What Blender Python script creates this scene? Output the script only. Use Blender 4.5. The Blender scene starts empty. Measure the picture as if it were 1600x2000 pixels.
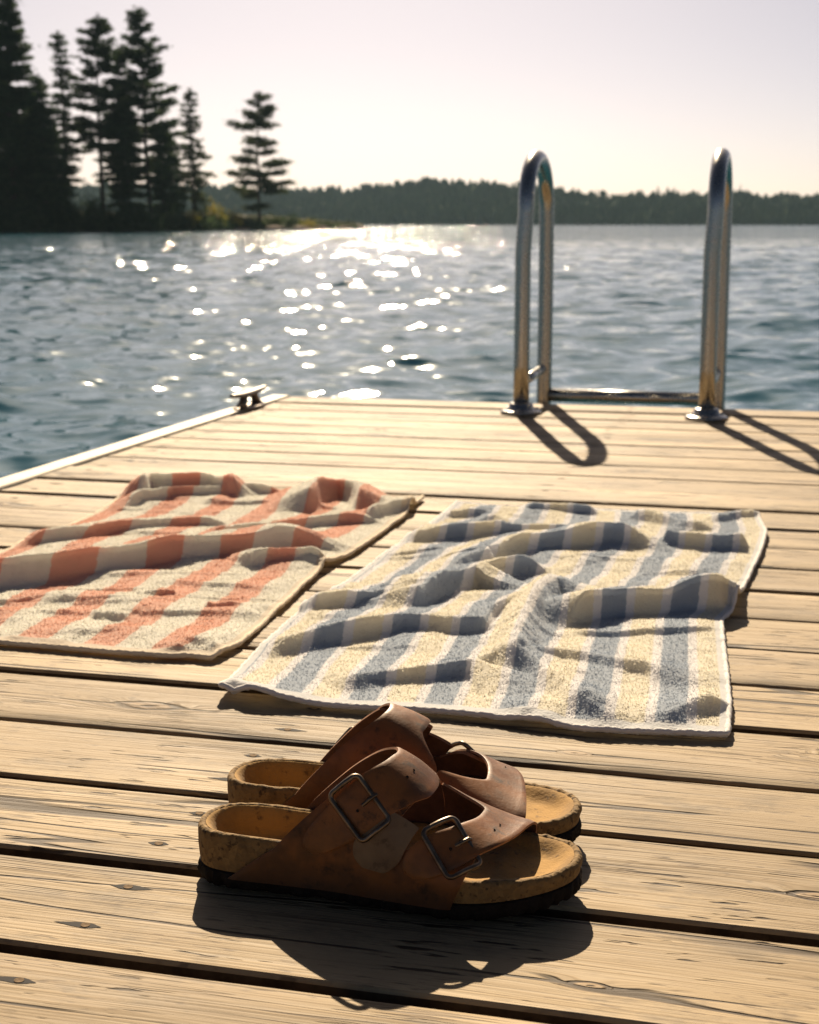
import bpy, math, random
import numpy as np
from mathutils import Vector, Matrix, noise as mnoise

# ------------------------------------------------------------------ camera, world, sun, exposure
S = bpy.context.scene
COL = S.collection
FPX, CAM_H, HOR = 3050.0, 0.47, 436.0          # focal length and horizon in photograph pixels (1600 x 2000)
PITCH = math.atan((1000 - HOR) / FPX)
cam_d = bpy.data.cameras.new('camera')
cam = bpy.data.objects.new('camera', cam_d)
COL.objects.link(cam)
S.camera = cam
cam.location = (0, 0, CAM_H)
cam.rotation_euler = (math.pi / 2 - PITCH, 0, 0)
cam_d.sensor_fit = 'VERTICAL'
cam_d.sensor_height = 36.0
cam_d.lens = FPX / 2000 * 36.0
cam_d.clip_start = 0.05
cam_d.clip_end = 6000
cam_d.dof.use_dof = True
cam_d.dof.focus_distance = 1.16
cam_d.dof.aperture_fstop = (cam_d.lens / 1000) / 0.0036
cam_d.dof.aperture_blades = 0

SUN_EL, SUN_AZ = 34.0, -3.0                    # degrees; azimuth measured from the view direction, negative = left
world = bpy.data.worlds.new('World')
S.world = world
world.use_nodes = True
wt = world.node_tree
bg = wt.nodes['Background']
sky = wt.nodes.new('ShaderNodeTexSky')
sky.sky_type = 'NISHITA'
sky.sun_disc = False
sky.sun_elevation = math.radians(SUN_EL)
sky.sun_rotation = math.radians(SUN_AZ)
sky.air_density = 0.35
sky.dust_density = 1.2
sky.ozone_density = 1.0
tint = wt.nodes.new('ShaderNodeMix')
tint.data_type = 'RGBA'
tint.blend_type = 'MULTIPLY'
tint.inputs[0].default_value = 1.0
tint.inputs[7].default_value = (0.79, 0.725, 0.665, 1)
wt.links.new(sky.outputs[0], tint.inputs[6])
wt.links.new(tint.outputs[2], bg.inputs[0])
bg.inputs[1].default_value = 0.050

sun_d = bpy.data.lights.new('sun', 'SUN')
sun_d.energy = 5.0
sun_d.angle = math.radians(0.5)
sun_d.color = (1.0, 0.83, 0.60)
sun = bpy.data.objects.new('sun', sun_d)
COL.objects.link(sun)
_el, _az = math.radians(SUN_EL), math.radians(SUN_AZ)
SUNV = Vector((math.sin(_az) * math.cos(_el), math.cos(_az) * math.cos(_el), math.sin(_el)))
sun.rotation_euler = (-SUNV).to_track_quat('-Z', 'Y').to_euler()
sun.location = SUNV * 20

S.view_settings.view_transform = 'Standard'
S.view_settings.look = 'None'
S.view_settings.exposure = 1.0
S.view_settings.gamma = 1.0
S.render.engine = 'CYCLES'
S.cycles.use_denoising = True
S.cycles.sample_clamp_indirect = 4.0
S.cycles.max_bounces = 6
S.cycles.transparent_max_bounces = 6

# ------------------------------------------------------------------ helpers
def pix(x, y, z=0.0):
    """Point of the horizontal plane at height z seen at photograph pixel (x, y)."""
    a, b = (x - 800) / FPX, (1000 - y) / FPX
    d = np.array([a, math.cos(PITCH) + b * math.sin(PITCH), -math.sin(PITCH) + b * math.cos(PITCH)])
    p = d * ((z - CAM_H) / d[2])
    return np.array([p[0], p[1], z])

def atd(x, y, Y):
    """Point at ground distance Y from the camera seen at photograph pixel (x, y)."""
    a, b = (x - 800) / FPX, (1000 - y) / FPX
    d = np.array([a, math.cos(PITCH) + b * math.sin(PITCH), -math.sin(PITCH) + b * math.cos(PITCH)])
    p = d * (Y / d[1])
    return np.array([p[0], p[1], p[2] + CAM_H])

def sstep(a, b, x):
    t = np.clip((np.asarray(x, float) - a) / (b - a), 0, 1)
    return t * t * (3 - 2 * t)

_rs = np.random.RandomState(7)
_TAB = _rs.rand(4096)
def vnoise(x, y, z=0.0):
    """Smooth value noise in 0..1 on arrays."""
    x = np.asarray(x, float); y = np.asarray(y, float); z = np.asarray(z, float) + 0 * x
    xi, yi, zi = np.floor(x).astype(int), np.floor(y).astype(int), np.floor(z).astype(int)
    xf, yf, zf = x - xi, y - yi, z - zi
    u, v, w = [t * t * (3 - 2 * t) for t in (xf, yf, zf)]
    def hsh(i, j, k):
        return _TAB[(i * 73856093 ^ j * 19349663 ^ k * 83492791) & 4095]
    def lerp(a, b, t): return a + (b - a) * t
    r = lerp(lerp(lerp(hsh(xi, yi, zi), hsh(xi+1, yi, zi), u), lerp(hsh(xi, yi+1, zi), hsh(xi+1, yi+1, zi), u), v),
             lerp(lerp(hsh(xi, yi, zi+1), hsh(xi+1, yi, zi+1), u), lerp(hsh(xi, yi+1, zi+1), hsh(xi+1, yi+1, zi+1), u), v), w)
    return r

def fbm(x, y, z=0.0, o=3):
    s, a, t = 0, 1.0, 0
    for i in range(o):
        s = s + a * vnoise(x * 2**i + 13.7 * i, y * 2**i + 5.1 * i, z); t += a; a *= 0.5
    return s / t

def make(name, V, F, mat=None, parent=None, smooth=True, uv=None, fmat=None, attr=None):
    """One mesh object from arrays; F is an (n,k) array or a list of index tuples."""
    me = bpy.data.meshes.new(name)
    V = np.asarray(V, np.float32)
    if isinstance(F, np.ndarray):
        n, k = F.shape
        me.vertices.add(len(V)); me.vertices.foreach_set('co', V.ravel())
        me.loops.add(n * k); me.loops.foreach_set('vertex_index', F.astype(np.int32).ravel())
        me.polygons.add(n); me.polygons.foreach_set('loop_start', np.arange(0, n * k, k, dtype=np.int32))
        me.update(calc_edges=True)
    else:
        me.from_pydata(V.tolist(), [], [list(f) for f in F])
    for m in (mat if isinstance(mat, (list, tuple)) else [mat]):
        if m: me.materials.append(m)
    if fmat is not None:
        me.polygons.foreach_set('material_index', np.asarray(fmat, np.int32))
    if uv is not None:
        l = me.uv_layers.new(name='UVMap')
        vi = np.zeros(len(me.loops), np.int32); me.loops.foreach_get('vertex_index', vi)
        l.data.foreach_set('uv', np.asarray(uv, np.float32)[vi].ravel())
    me.polygons.foreach_set('use_smooth', np.full(len(me.polygons), smooth))
    me.validate()
    o = bpy.data.objects.new(name, me)
    COL.objects.link(o)
    if parent: o.parent = parent
    return o

def tag(o, label=None, cat=None, group=None, kind=None):
    if label: o['label'] = label
    if cat: o['category'] = cat
    if group: o['group'] = group
    if kind: o['kind'] = kind
    return o

def empty(name, loc=(0, 0, 0), rz=0.0):
    o = bpy.data.objects.new(name, None)
    o.empty_display_size = 0.1
    COL.objects.link(o)
    o.location = loc; o.rotation_euler = (0, 0, rz)
    return o

def grid_faces(nu, nv, wrap_u=False, base=0, flip=False):
    """Quads of an nu x nv vertex grid stored row by row (u fastest)."""
    i = np.arange(nu if wrap_u else nu - 1); j = np.arange(nv - 1)
    I, J = np.meshgrid(i, j)
    I2 = (I + 1) % nu
    q = np.stack([J*nu+I, J*nu+I2, (J+1)*nu+I2, (J+1)*nu+I], -1).reshape(-1, 4) + base
    return q[:, ::-1] if flip else q

def tube(path, r, n=12, closed=False, cap=True, flat=1.0):
    """Swept round tube; r is a number or one radius per point. Returns V, F lists."""
    P = np.asarray(path, float); m = len(P)
    rr = np.full(m, r) if np.isscalar(r) else np.asarray(r, float)
    T = np.roll(P, -1, 0) - np.roll(P, 1, 0) if closed else np.gradient(P, axis=0)
    T /= np.linalg.norm(T, axis=1)[:, None] + 1e-12
    up = np.array([0, 0, 1.0]) if abs(T[0][2]) < .9 else np.array([1.0, 0, 0])
    N = np.zeros_like(P); x = up - T[0] * (up @ T[0]); N[0] = x / np.linalg.norm(x)
    for i in range(1, m):
        x = N[i-1] - T[i] * (N[i-1] @ T[i]); N[i] = x / np.linalg.norm(x)
    B = np.cross(T, N)
    a = np.linspace(0, 2*np.pi, n, endpoint=False)
    V = P[:, None] + rr[:, None, None] * (np.cos(a)[None, :, None] * N[:, None] * flat + np.sin(a)[None, :, None] * B[:, None])
    V = V.reshape(-1, 3)
    F = [tuple(q) for q in grid_faces(n, m, True)]
    if closed:
        F += [((m-1)*n+i, (m-1)*n+(i+1) % n, (i+1) % n, i) for i in range(n)]
    elif cap:
        F += [tuple(range(n))[::-1], tuple((m-1)*n+i for i in range(n))]
    return V, F

class MB:
    def __init__(s): s.V, s.F, s.M, s.n = [], [], [], 0
    def add(s, VF, mi=0):
        V, F = VF
        s.V.append(np.asarray(V, float)); s.F += [tuple(int(i) + s.n for i in f) for f in F]
        s.M += [mi] * len(F); s.n += len(V); return s
    def build(s, name, mat, parent=None, smooth=True):
        return make(name, np.concatenate(s.V), s.F, mat, parent, smooth, fmat=s.M)

def lathe(prof, n=24, z0=(0, 0, 0)):
    P = np.asarray(prof, float); a = np.linspace(0, 2*np.pi, n, endpoint=False)
    V = np.stack([P[:, None, 0]*np.cos(a), P[:, None, 0]*np.sin(a), np.repeat(P[:, 1:2], n, 1)], -1).reshape(-1, 3) + np.array(z0)
    m = len(P)
    return V, [tuple(q) for q in grid_faces(n, m, True)] + [tuple(range(n))[::-1], tuple((m-1)*n+i for i in range(n))]

def box(x0, x1, y0, y1, z0, z1):
    V = np.array([(x, y, z) for z in (z0, z1) for y in (y0, y1) for x in (x0, x1)], float)
    return V, [(0, 2, 3, 1), (4, 5, 7, 6), (0, 1, 5, 4), (2, 6, 7, 3), (0, 4, 6, 2), (1, 3, 7, 5)]

# ------------------------------------------------------------------ materials
class NT:
    """Small wrapper to write node trees in few lines."""
    def __init__(s, name):
        s.m = bpy.data.materials.new(name); s.m.use_nodes = True
        s.t = s.m.node_tree; s.b = s.t.nodes['Principled BSDF']; s.out = s.t.nodes['Material Output']
    def n(s, typ, props=None, **inp):
        x = s.t.nodes.new('ShaderNode' + typ)
        for k, v in (props or {}).items(): setattr(x, k, v)
        for k, v in inp.items():
            key = int(k[1:]) if k[0] == '_' and k[1:].isdigit() else k.replace('_', ' ')
            s.set(x.inputs[key], v)
        return x
    def set(s, sock, v):
        if isinstance(v, bpy.types.NodeSocket): s.t.links.new(v, sock)
        else: sock.default_value = v
    def math(s, op, a, b=0.0, c=None, clamp=False):
        x = s.n('Math', {'operation': op, 'use_clamp': clamp}, _0=a, _1=b)
        if c is not None: s.set(x.inputs[2], c)
        return x.outputs[0]
    def vmath(s, op, a, b=(0, 0, 0)):
        x = s.n('VectorMath', {'operation': op}, _0=a, _1=b); return x.outputs[0]
    def mix(s, f, a, b, mode='MIX'):
        x = s.n('Mix', {'data_type': 'RGBA', 'blend_type': mode}); s.set(x.inputs[0], f)
        s.set(x.inputs[6], a if isinstance(a, bpy.types.NodeSocket) else (*a, 1)[:4])
        s.set(x.inputs[7], b if isinstance(b, bpy.types.NodeSocket) else (*b, 1)[:4])
        return x.outputs[2]
    def noise(s, vec, scale=5.0, detail=2.0, rough=0.5, dim='3D'):
        x = s.n('TexNoise', {'noise_dimensions': dim}, Scale=scale, Detail=detail, Roughness=rough)
        s.set(x.inputs['Vector'], vec); return x
    def ramp(s, f, a, b, lo=0.0, hi=1.0):
        x = s.n('MapRange', {'interpolation_type': 'SMOOTHSTEP'}, _0=f, _1=a, _2=b, _3=lo, _4=hi); return x.outputs[0]
    def obj(s): return s.n('TexCoord').outputs['Object']
    def p(s, **kw):
        for k, v in kw.items():
            key = k.replace('_', ' ')
            if isinstance(v, tuple) and len(v) == 3 and key != 'Normal': v = (*v, 1)
            s.set(s.b.inputs[key], v)
        return s
    def bump(s, h, strength=0.3, dist=0.01):
        x = s.n('Bump', None, Strength=strength, Distance=dist, Height=h); s.set(s.b.inputs['Normal'], x.outputs[0]); return x

def wood_material():
    t = NT('weathered_pine')
    co = t.obj()
    rnd = t.n('ObjectInfo').outputs['Random']
    off = t.n('CombineXYZ', None, X=t.math('MULTIPLY', rnd, 37.0), Y=t.math('MULTIPLY', rnd, 91.0), Z=0.0).outputs[0]
    p = t.vmath('ADD', co, off)
    # slow waviness of the grain
    w1 = t.noise(t.vmath('MULTIPLY', p, (2.2, 9.0, 1)), 1.0, 2.0).outputs[0]
    # knots: the grain closes round scattered points
    kp = t.vmath('MULTIPLY', p, (3.1, 8.2, 0.0))
    vor = t.n('TexVoronoi', {'feature': 'F1', 'voronoi_dimensions': '2D'}, Scale=1.0, Randomness=0.85)
    t.set(vor.inputs['Vector'], kp)
    csep = t.n('SeparateColor', None, Color=vor.outputs['Color'])
    isk = t.math('GREATER_THAN', csep.outputs[0], 0.40)
    ksz = t.math('MULTIPLY_ADD', t.math('POWER', csep.outputs[1], 3.0), 0.17, 0.034)
    kw = t.noise(t.vmath('MULTIPLY', p, (26.0, 70.0, 1)), 1.0, 2.0).outputs[0]
    kd = t.math('ADD', t.math('DIVIDE', vor.outputs['Distance'], ksz), t.math('MULTIPLY', t.math('SUBTRACT', kw, 0.5), 0.9))
    kinf = t.math('MULTIPLY', isk, t.math('POWER', 2.718, t.math('MULTIPLY', t.math('MULTIPLY', kd, kd), -0.35)))
    sep = t.n('SeparateXYZ', None, Vector=p)
    v = t.math('ADD', sep.outputs[1], t.math('MULTIPLY', w1, 0.014))
    v = t.math('ADD', v, t.math('MULTIPLY', kinf, t.math('MULTIPLY', ksz, 0.22)))
    gv = t.n('CombineXYZ', None, X=t.math('MULTIPLY', sep.outputs[0], 5.0), Y=t.math('MULTIPLY', v, 380.0), Z=rnd).outputs[0]
    g1 = t.noise(gv, 1.0, 2.0, 0.6).outputs[0]
    gv2 = t.n('CombineXYZ', None, X=t.math('MULTIPLY', sep.outputs[0], 16.0), Y=t.math('MULTIPLY', v, 1100.0), Z=rnd).outputs[0]
    g2 = t.noise(gv2, 1.0, 1.0, 0.5).outputs[0]
    # long checks (drying cracks) that follow the grain
    cv = t.n('CombineXYZ', None, X=t.math('MULTIPLY', sep.outputs[0], 1.1), Y=t.math('MULTIPLY', v, 22.0), Z=t.math('MULTIPLY', rnd, 7.0)).outputs[0]
    c1 = t.noise(cv, 1.0, 1.0, 0.4).outputs[0]
    cl = t.ramp(t.math('ABSOLUTE', t.math('SUBTRACT', c1, 0.5)), 0.006, 0.018, 1.0, 0.0)
    cm = t.noise(t.vmath('MULTIPLY', p, (3.0, 14.0, 1)), 1.0, 2.0).outputs[0]
    crack = t.math('MULTIPLY', cl, t.ramp(cm, 0.46, 0.54))
    # short dark pits and splinters
    sp = t.noise(t.n('CombineXYZ', None, X=t.math('MULTIPLY', sep.outputs[0], 17.0), Y=t.math('MULTIPLY', v, 120.0), Z=3.0).outputs[0], 1.0, 2.0, 0.6).outputs[0]
    spm = t.noise(t.vmath('MULTIPLY', p, (4.0, 7.0, 1)), 1.0, 3.0).outputs[0]
    pits = t.math('MULTIPLY', t.ramp(sp, 0.61, 0.68), t.ramp(spm, 0.44, 0.58))
    ring = t.math('MULTIPLY', isk, t.math('MULTIPLY', t.ramp(kd, 0.52, 0.74), t.ramp(kd, 0.86, 1.08, 1.0, 0.0)))
    ring = t.math('MULTIPLY', ring, t.ramp(spm, 0.30, 0.55, 0.25, 1.0))
    core = t.math('MULTIPLY', isk, t.ramp(kd, 0.10, 0.28, 1.0, 0.0))
    heart = t.math('MULTIPLY', isk, t.ramp(kd, 0.75, 0.95, 1.0, 0.0))
    # a check running out of many knots
    kv = t.vmath('SUBTRACT', vor.outputs['Position'], kp)
    ks = t.n('SeparateXYZ', None, Vector=kv)
    kl = t.math('ADD', t.math('ABSOLUTE', ks.outputs[1]), t.math('MULTIPLY', t.math('ABSOLUTE', ks.outputs[0]), 0.035))
    tail = t.math('MULTIPLY', isk, t.math('MULTIPLY', t.ramp(kl, 0.012, 0.024, 1.0, 0.0), t.ramp(t.math('ABSOLUTE', ks.outputs[0]), 0.16, 0.42, 1.0, 0.0)))
    tail = t.math('MULTIPLY', tail, t.ramp(kd, 0.8, 1.0))
    # colour
    big = t.noise(t.vmath('MULTIPLY', p, (1.3, 4.0, 1)), 1.0, 3.0, 0.6).outputs[0]
    base = t.mix(t.ramp(big, 0.30, 0.70), (0.215, 0.155, 0.088), (0.395, 0.290, 0.166))
    base = t.mix(t.math('MULTIPLY', rnd, 0.35), base, (0.30, 0.232, 0.150))
    base = t.mix(t.ramp(g1, 0.54, 0.72, 0.0, 0.38), base, (0.125, 0.085, 0.050))
    base = t.mix(t.ramp(g2, 0.55, 0.8, 0.0, 0.35), base, (0.16, 0.11, 0.065))
    dirt = t.noise(t.vmath('MULTIPLY', p, (9.0, 20.0, 1)), 1.0, 5.0, 0.72).outputs[0]
    base = t.mix(t.ramp(dirt, 0.50, 0.68, 0.0, 0.7), base, (0.150, 0.112, 0.070))
    base = t.mix(t.math('MULTIPLY', heart, 0.42), base, (0.27, 0.175, 0.095))
    # bundles of fine parallel checks
    fv = t.n('CombineXYZ', None, X=t.math('MULTIPLY', sep.outputs[0], 3.0), Y=t.math('MULTIPLY', v, 150.0), Z=t.math('MULTIPLY', rnd, 5.0)).outputs[0]
    f1 = t.noise(fv, 1.0, 1.0, 0.4).outputs[0]
    fm = t.noise(t.vmath('MULTIPLY', p, (1.6, 10.0, 1)), 1.0, 3.0, 0.6).outputs[0]
    fine = t.math('MULTIPLY', t.ramp(t.math('ABSOLUTE', t.math('SUBTRACT', f1, 0.5)), 0.012, 0.040, 1.0, 0.0), t.ramp(fm, 0.50, 0.62))
    s2 = t.noise(t.n('CombineXYZ', None, X=t.math('MULTIPLY', sep.outputs[0], 42.0), Y=t.math('MULTIPLY', v, 230.0), Z=9.0).outputs[0], 1.0, 2.0, 0.6).outputs[0]
    fm2 = t.noise(t.vmath('MULTIPLY', p, (5.0, 11.0, 1)), 1.0, 3.0, 0.6).outputs[0]
    flecks = t.math('MULTIPLY', t.ramp(s2, 0.58, 0.68), t.ramp(fm2, 0.42, 0.56))
    base = t.mix(t.math('MULTIPLY', t.math('MAXIMUM', fine, flecks), 0.62), base, (0.085, 0.055, 0.032))
    dark = t.math('MAXIMUM', t.math('MAXIMUM', crack, pits), t.math('MAXIMUM', t.math('MAXIMUM', ring, core), tail), clamp=True)
    base = t.mix(t.math('MULTIPLY', dark, 0.88), base, (0.028, 0.016, 0.009))
    t.p(Base_Color=base, Roughness=t.ramp(g1, 0.3, 0.8, 0.62, 0.80), Specular_IOR_Level=0.2)
    h = t.math('SUBTRACT', t.math('ADD', t.math('MULTIPLY', g1, 0.55), t.math('MULTIPLY', g2, 0.2)), t.math('MULTIPLY', dark, 1.3))
    h = t.math('ADD', h, t.math('MULTIPLY', dirt, 0.35))
    h = t.math('SUBTRACT', h, t.math('MULTIPLY', fine, 0.5))
    t.bump(h, 0.65, 0.0024)
    return t.m

def leather_material(name, c1, c2, c3, rough=0.5):
    t = NT(name)
    co = t.obj()
    n1 = t.noise(co, 20.0, 4.0, 0.62).outputs[0]
    n2 = t.noise(co, 62.0, 4.0, 0.7).outputs[0]
    n3 = t.noise(co, 520.0, 2.0, 0.5).outputs[0]
    c = t.mix(t.ramp(n1, 0.34, 0.66), c1, c2)
    c = t.mix(t.ramp(n2, 0.54, 0.70, 0.0, 0.8), c, c3)
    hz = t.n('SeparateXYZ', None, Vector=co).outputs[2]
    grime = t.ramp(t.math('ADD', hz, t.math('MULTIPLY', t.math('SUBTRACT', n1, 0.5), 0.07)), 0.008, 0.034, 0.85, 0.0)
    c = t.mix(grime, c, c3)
    vor = t.n('TexVoronoi', {'feature': 'DISTANCE_TO_EDGE'}, Scale=420.0); t.set(vor.inputs['Vector'], co)
    t.p(Base_Color=c, Roughness=t.ramp(n2, 0.3, 0.7, rough - 0.08, rough + 0.14), Specular_IOR_Level=0.3)
    h = t.math('ADD', t.math('ADD', t.math('MULTIPLY', n2, 1.2), t.math('MULTIPLY', n3, 0.35)), t.ramp(vor.outputs[0], 0.0, 0.12, 0.0, 0.05))
    t.bump(h, 0.25, 0.0010)
    return t.m

def cork_material():
    t = NT('cork')
    co = t.obj()
    vor = t.n('TexVoronoi', {'feature': 'F1'}, Scale=260.0); t.set(vor.inputs['Vector'], co)
    n1 = t.noise(co, 40.0, 4.0, 0.7).outputs[0]
    n2 = t.noise(co, 190.0, 3.0, 0.6).outputs[0]
    c = t.mix(vor.outputs['Color'], (0.165, 0.100, 0.040), (0.255, 0.158, 0.060))
    c = t.mix(t.ramp(n2, 0.55, 0.68, 0.0, 0.85), c, (0.045, 0.026, 0.012))
    c = t.mix(t.ramp(n1, 0.55, 0.75, 0.0, 0.6), c, (0.09, 0.055, 0.024))
    t.p(Base_Color=c, Roughness=0.85, Specular_IOR_Level=0.25)
    t.bump(t.math('ADD', n2, t.math('MULTIPLY', vor.outputs['Distance'], 0.8)), 0.6, 0.0015)
    return t.m

def suede_material():
    t = NT('suede_footbed')
    co = t.obj()
    n1 = t.noise(co, 30.0, 4.0, 0.65).outputs[0]
    n2 = t.noise(co, 420.0, 2.0, 0.6).outputs[0]
    n3 = t.noise(co, 95.0, 3.0, 0.6).outputs[0]
    c = t.mix(t.ramp(n1, 0.35, 0.68), (0.39, 0.222, 0.062), (0.26, 0.148, 0.046))
    c = t.mix(t.ramp(n3, 0.60, 0.72, 0.0, 0.75), c, (0.075, 0.045, 0.022))
    t.p(Base_Color=c, Roughness=0.9, Specular_IOR_Level=0.2, Sheen_Weight=0.12, Sheen_Roughness=0.5)
    t.bump(t.math('ADD', n2, n3), 0.4, 0.0012)
    return t.m

def plain(name, c, rough=0.5, metal=0.0, spec=0.5, bump=None, var=0.0, vscale=20.0):
    t = NT(name)
    col = c
    if var:
        nn = t.noise(t.obj(), vscale, 4.0, 0.65).outputs[0]
        col = t.mix(t.ramp(nn, 0.3, 0.7), tuple(x * (1 - var) for x in c), tuple(min(1, x * (1 + var)) for x in c))
    t.p(Base_Color=col, Roughness=rough, Metallic=metal, Specular_IOR_Level=spec)
    if bump:
        t.bump(t.noise(t.obj(), bump[0], 4.0, 0.6).outputs[0], bump[1], bump[2])
    return t.m

def towel_material(name, cols, period_n, phase, white=None, hem=(0.8, 0.8, 0.8)):
    """Stripes run along the towel (v); cols = two stripe colours; white = thin separator colour."""
    t = NT(name)
    uv = t.n('UVMap').outputs[0]
    suv = t.n('SeparateXYZ', None, Vector=uv); u, vv = suv.outputs[0], suv.outputs[1]
    eu = t.math('MINIMUM', u, t.math('SUBTRACT', 1.0, u)); ev = t.math('MINIMUM', vv, t.math('SUBTRACT', 1.0, vv))
    band = t.math('MAXIMUM', t.ramp(eu, 0.015, 0.017, 1.0, 0.0), t.ramp(ev, 0.012, 0.0135, 1.0, 0.0))
    f = t.math('FRACT', t.math('MULTIPLY_ADD', u, period_n, phase))
    co = t.obj()
    j = t.math('MULTIPLY', t.math('SUBTRACT', t.noise(co, 160.0, 2.0).outputs[0], 0.5), 0.05)
    f = t.math('FRACT', t.math('ADD', t.math('ADD', f, j), 1.0))
    s = t.math('MULTIPLY', t.ramp(f, 0.03, 0.05), t.ramp(f, 0.49, 0.51, 1.0, 0.0))
    c = t.mix(s, cols[1], cols[0])
    if white:
        d = t.math('MINIMUM', t.math('ABSOLUTE', t.math('SUBTRACT', f, 0.50)), t.math('MINIMUM', f, t.math('SUBTRACT', 1.0, f)))
        c = t.mix(t.ramp(d, 0.055, 0.075, 1.0, 0.0), c, white)
    n = t.noise(co, 45.0, 4.0, 0.7).outputs[0]
    c = t.mix(t.ramp(n, 0.48, 0.80, 0.0, 0.12), c, (0.40, 0.36, 0.28))
    c = t.mix(band, c, hem)
    t.p(Base_Color=c, Roughness=0.95, Specular_IOR_Level=0.1, Sheen_Weight=0.45, Sheen_Roughness=0.5)
    vor = t.n('TexVoronoi', {'feature': 'F1'}, Scale=330.0); t.set(vor.inputs['Vector'], co)
    t.bump(t.math('MULTIPLY', vor.outputs['Distance'], -1.0), 0.25, 0.003)
    tr = t.n('BsdfTranslucent'); t.set(tr.inputs[0], c)
    mx = t.n('MixShader'); mx.inputs[0].default_value = 0.42
    t.t.links.new(t.b.outputs[0], mx.inputs[1]); t.t.links.new(tr.outputs[0], mx.inputs[2])
    t.t.links.new(mx.outputs[0], t.out.inputs[0])
    return t.m

def leaf_material(name, c1, c2, trans=0.25, scale=0.8):
    t = NT(name)
    n = t.noise(t.obj(), scale, 3.0, 0.6).outputs[0]
    c = t.mix(t.ramp(n, 0.35, 0.65), c1, c2)
    t.p(Base_Color=c, Roughness=0.8, Specular_IOR_Level=0.05)
    tr = t.n('BsdfTranslucent'); t.set(tr.inputs[0], c)
    mx = t.n('MixShader'); mx.inputs[0].default_value = trans
    t.t.links.new(t.b.outputs[0], mx.inputs[1]); t.t.links.new(tr.outputs[0], mx.inputs[2])
    t.t.links.new(mx.outputs[0], t.out.inputs[0])
    return t.m

def water_material():
    t = NT('lake_water')
    pos = t.n('NewGeometry')
    P = pos.outputs['Position']
    def ripple(sc, amt, stretch):
        x = t.noise(t.vmath('MULTIPLY', P, stretch), sc, 2.0, 0.55)
        d = t.vmath('SUBTRACT', x.outputs['Color'], (0.5, 0.5, 0.5))
        return t.vmath('MULTIPLY', d, (amt * 0.5, amt, 0.0))
    chop = t.n('Attribute', {'attribute_name': 'chop'}).outputs['Fac']
    def scaled(v, k): 
        x = t.n('VectorMath', {'operation': 'SCALE'}, _0=v); t.set(x.inputs['Scale'], k); return x.outputs[0]
    n = t.vmath('ADD', pos.outputs['Normal'], ripple(14.0, 0.30, (0.6, 1.0, 1.0)))
    n = t.vmath('ADD', n, scaled(ripple(3.2, 7.8, (0.6, 1.0, 1.0)), chop))
    n = t.vmath('ADD', n, scaled(ripple(0.8, 5.8, (0.5, 1.0, 1.0)), chop))
    n = t.vmath('NORMALIZE', n)
    t.p(Specular_Tint=(0.72, 0.92, 1.0), Base_Color=(0.018, 0.090, 0.130), Roughness=0.065, IOR=1.333, Specular_IOR_Level=0.5)
    t.set(t.b.inputs['Normal'], n)
    return t.m

M_WOOD = wood_material()
M_BEARER = plain('dark_bearer_timber', (0.06, 0.042, 0.026), 0.8, var=0.3)
M_GAP_SHADE = plain('plank_gap_shade', (0.060, 0.040, 0.024), 0.9, spec=0.1, var=0.4, vscale=40.0)  # plank sides coloured dark: shade of the gaps put into the base colour
M_EDGE_SHEEN = plain('edge_board_sheen', (0.50, 0.42, 0.31), 0.6, spec=0.3, var=0.18, vscale=9.0, bump=(60.0, 0.3, 0.001))  # sheen along the edge board painted in as a paler base colour
M_RUST = plain('rusty_screw_head', (0.17, 0.118, 0.072), 0.9, 0.0, 0.1, var=0.4, vscale=300.0)
M_STEEL = NT('brushed_steel')
_n = M_STEEL.noise(M_STEEL.obj(), 60.0, 3.0).outputs[0]
M_STEEL.p(Base_Color=(0.40, 0.38, 0.34), Metallic=1.0, Roughness=M_STEEL.ramp(_n, 0.2, 0.8, 0.20, 0.30))
M_STEEL = M_STEEL.m
M_GALV = plain('weathered_cleat_metal', (0.20, 0.17, 0.14), 0.45, 0.9, var=0.35, vscale=60.0)
M_LEATHER = leather_material('worn_brown_leather', (0.275, 0.095, 0.020), (0.085, 0.034, 0.012), (0.030, 0.016, 0.009), 0.50)
M_STRAP = leather_material('worn_strap_leather', (0.240, 0.092, 0.024), (0.105, 0.044, 0.016), (0.034, 0.018, 0.010), 0.46)
M_TONGUE = leather_material('faded_leather', (0.185, 0.125, 0.070), (0.135, 0.085, 0.046), (0.060, 0.038, 0.022), 0.55)
M_RAW = plain('cut_leather_edge', (0.30, 0.135, 0.062), 0.75, var=0.25, vscale=150.0)
M_LINING = plain('leather_lining', (0.085, 0.036, 0.020), 0.8, var=0.3, vscale=60.0)
M_CORK = cork_material()
M_SUEDE = suede_material()
M_RUBBER = plain('dark_rubber', (0.013, 0.010, 0.008), 0.85, spec=0.15, var=0.4, vscale=120.0, bump=(300.0, 0.5, 0.001))
M_BRASS = plain('aged_buckle_metal', (0.17, 0.13, 0.095), 0.40, 1.0, var=0.35, vscale=90.0)
M_HOLE = plain('punched_hole', (0.008, 0.005, 0.004), 0.9)
M_ORANGE = towel_material('coral_stripe_terry', ((0.88, 0.53, 0.39), (0.90, 0.87, 0.77)), 6.0, 0.0, None, (0.80, 0.70, 0.56))
M_BLUE = towel_material('blue_stripe_terry', ((0.47, 0.525, 0.60), (0.92, 0.86, 0.71)), 6.65, 0.30, (0.93, 0.91, 0.91))
M_HEM_W = plain('white_hem', (0.74, 0.71, 0.68), 0.9, spec=0.1, bump=(700.0, 0.5, 0.002))
M_HEM_C = plain('cream_hem', (0.76, 0.64, 0.48), 0.9, spec=0.1, bump=(700.0, 0.5, 0.002))
M_WATER = water_material()
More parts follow.
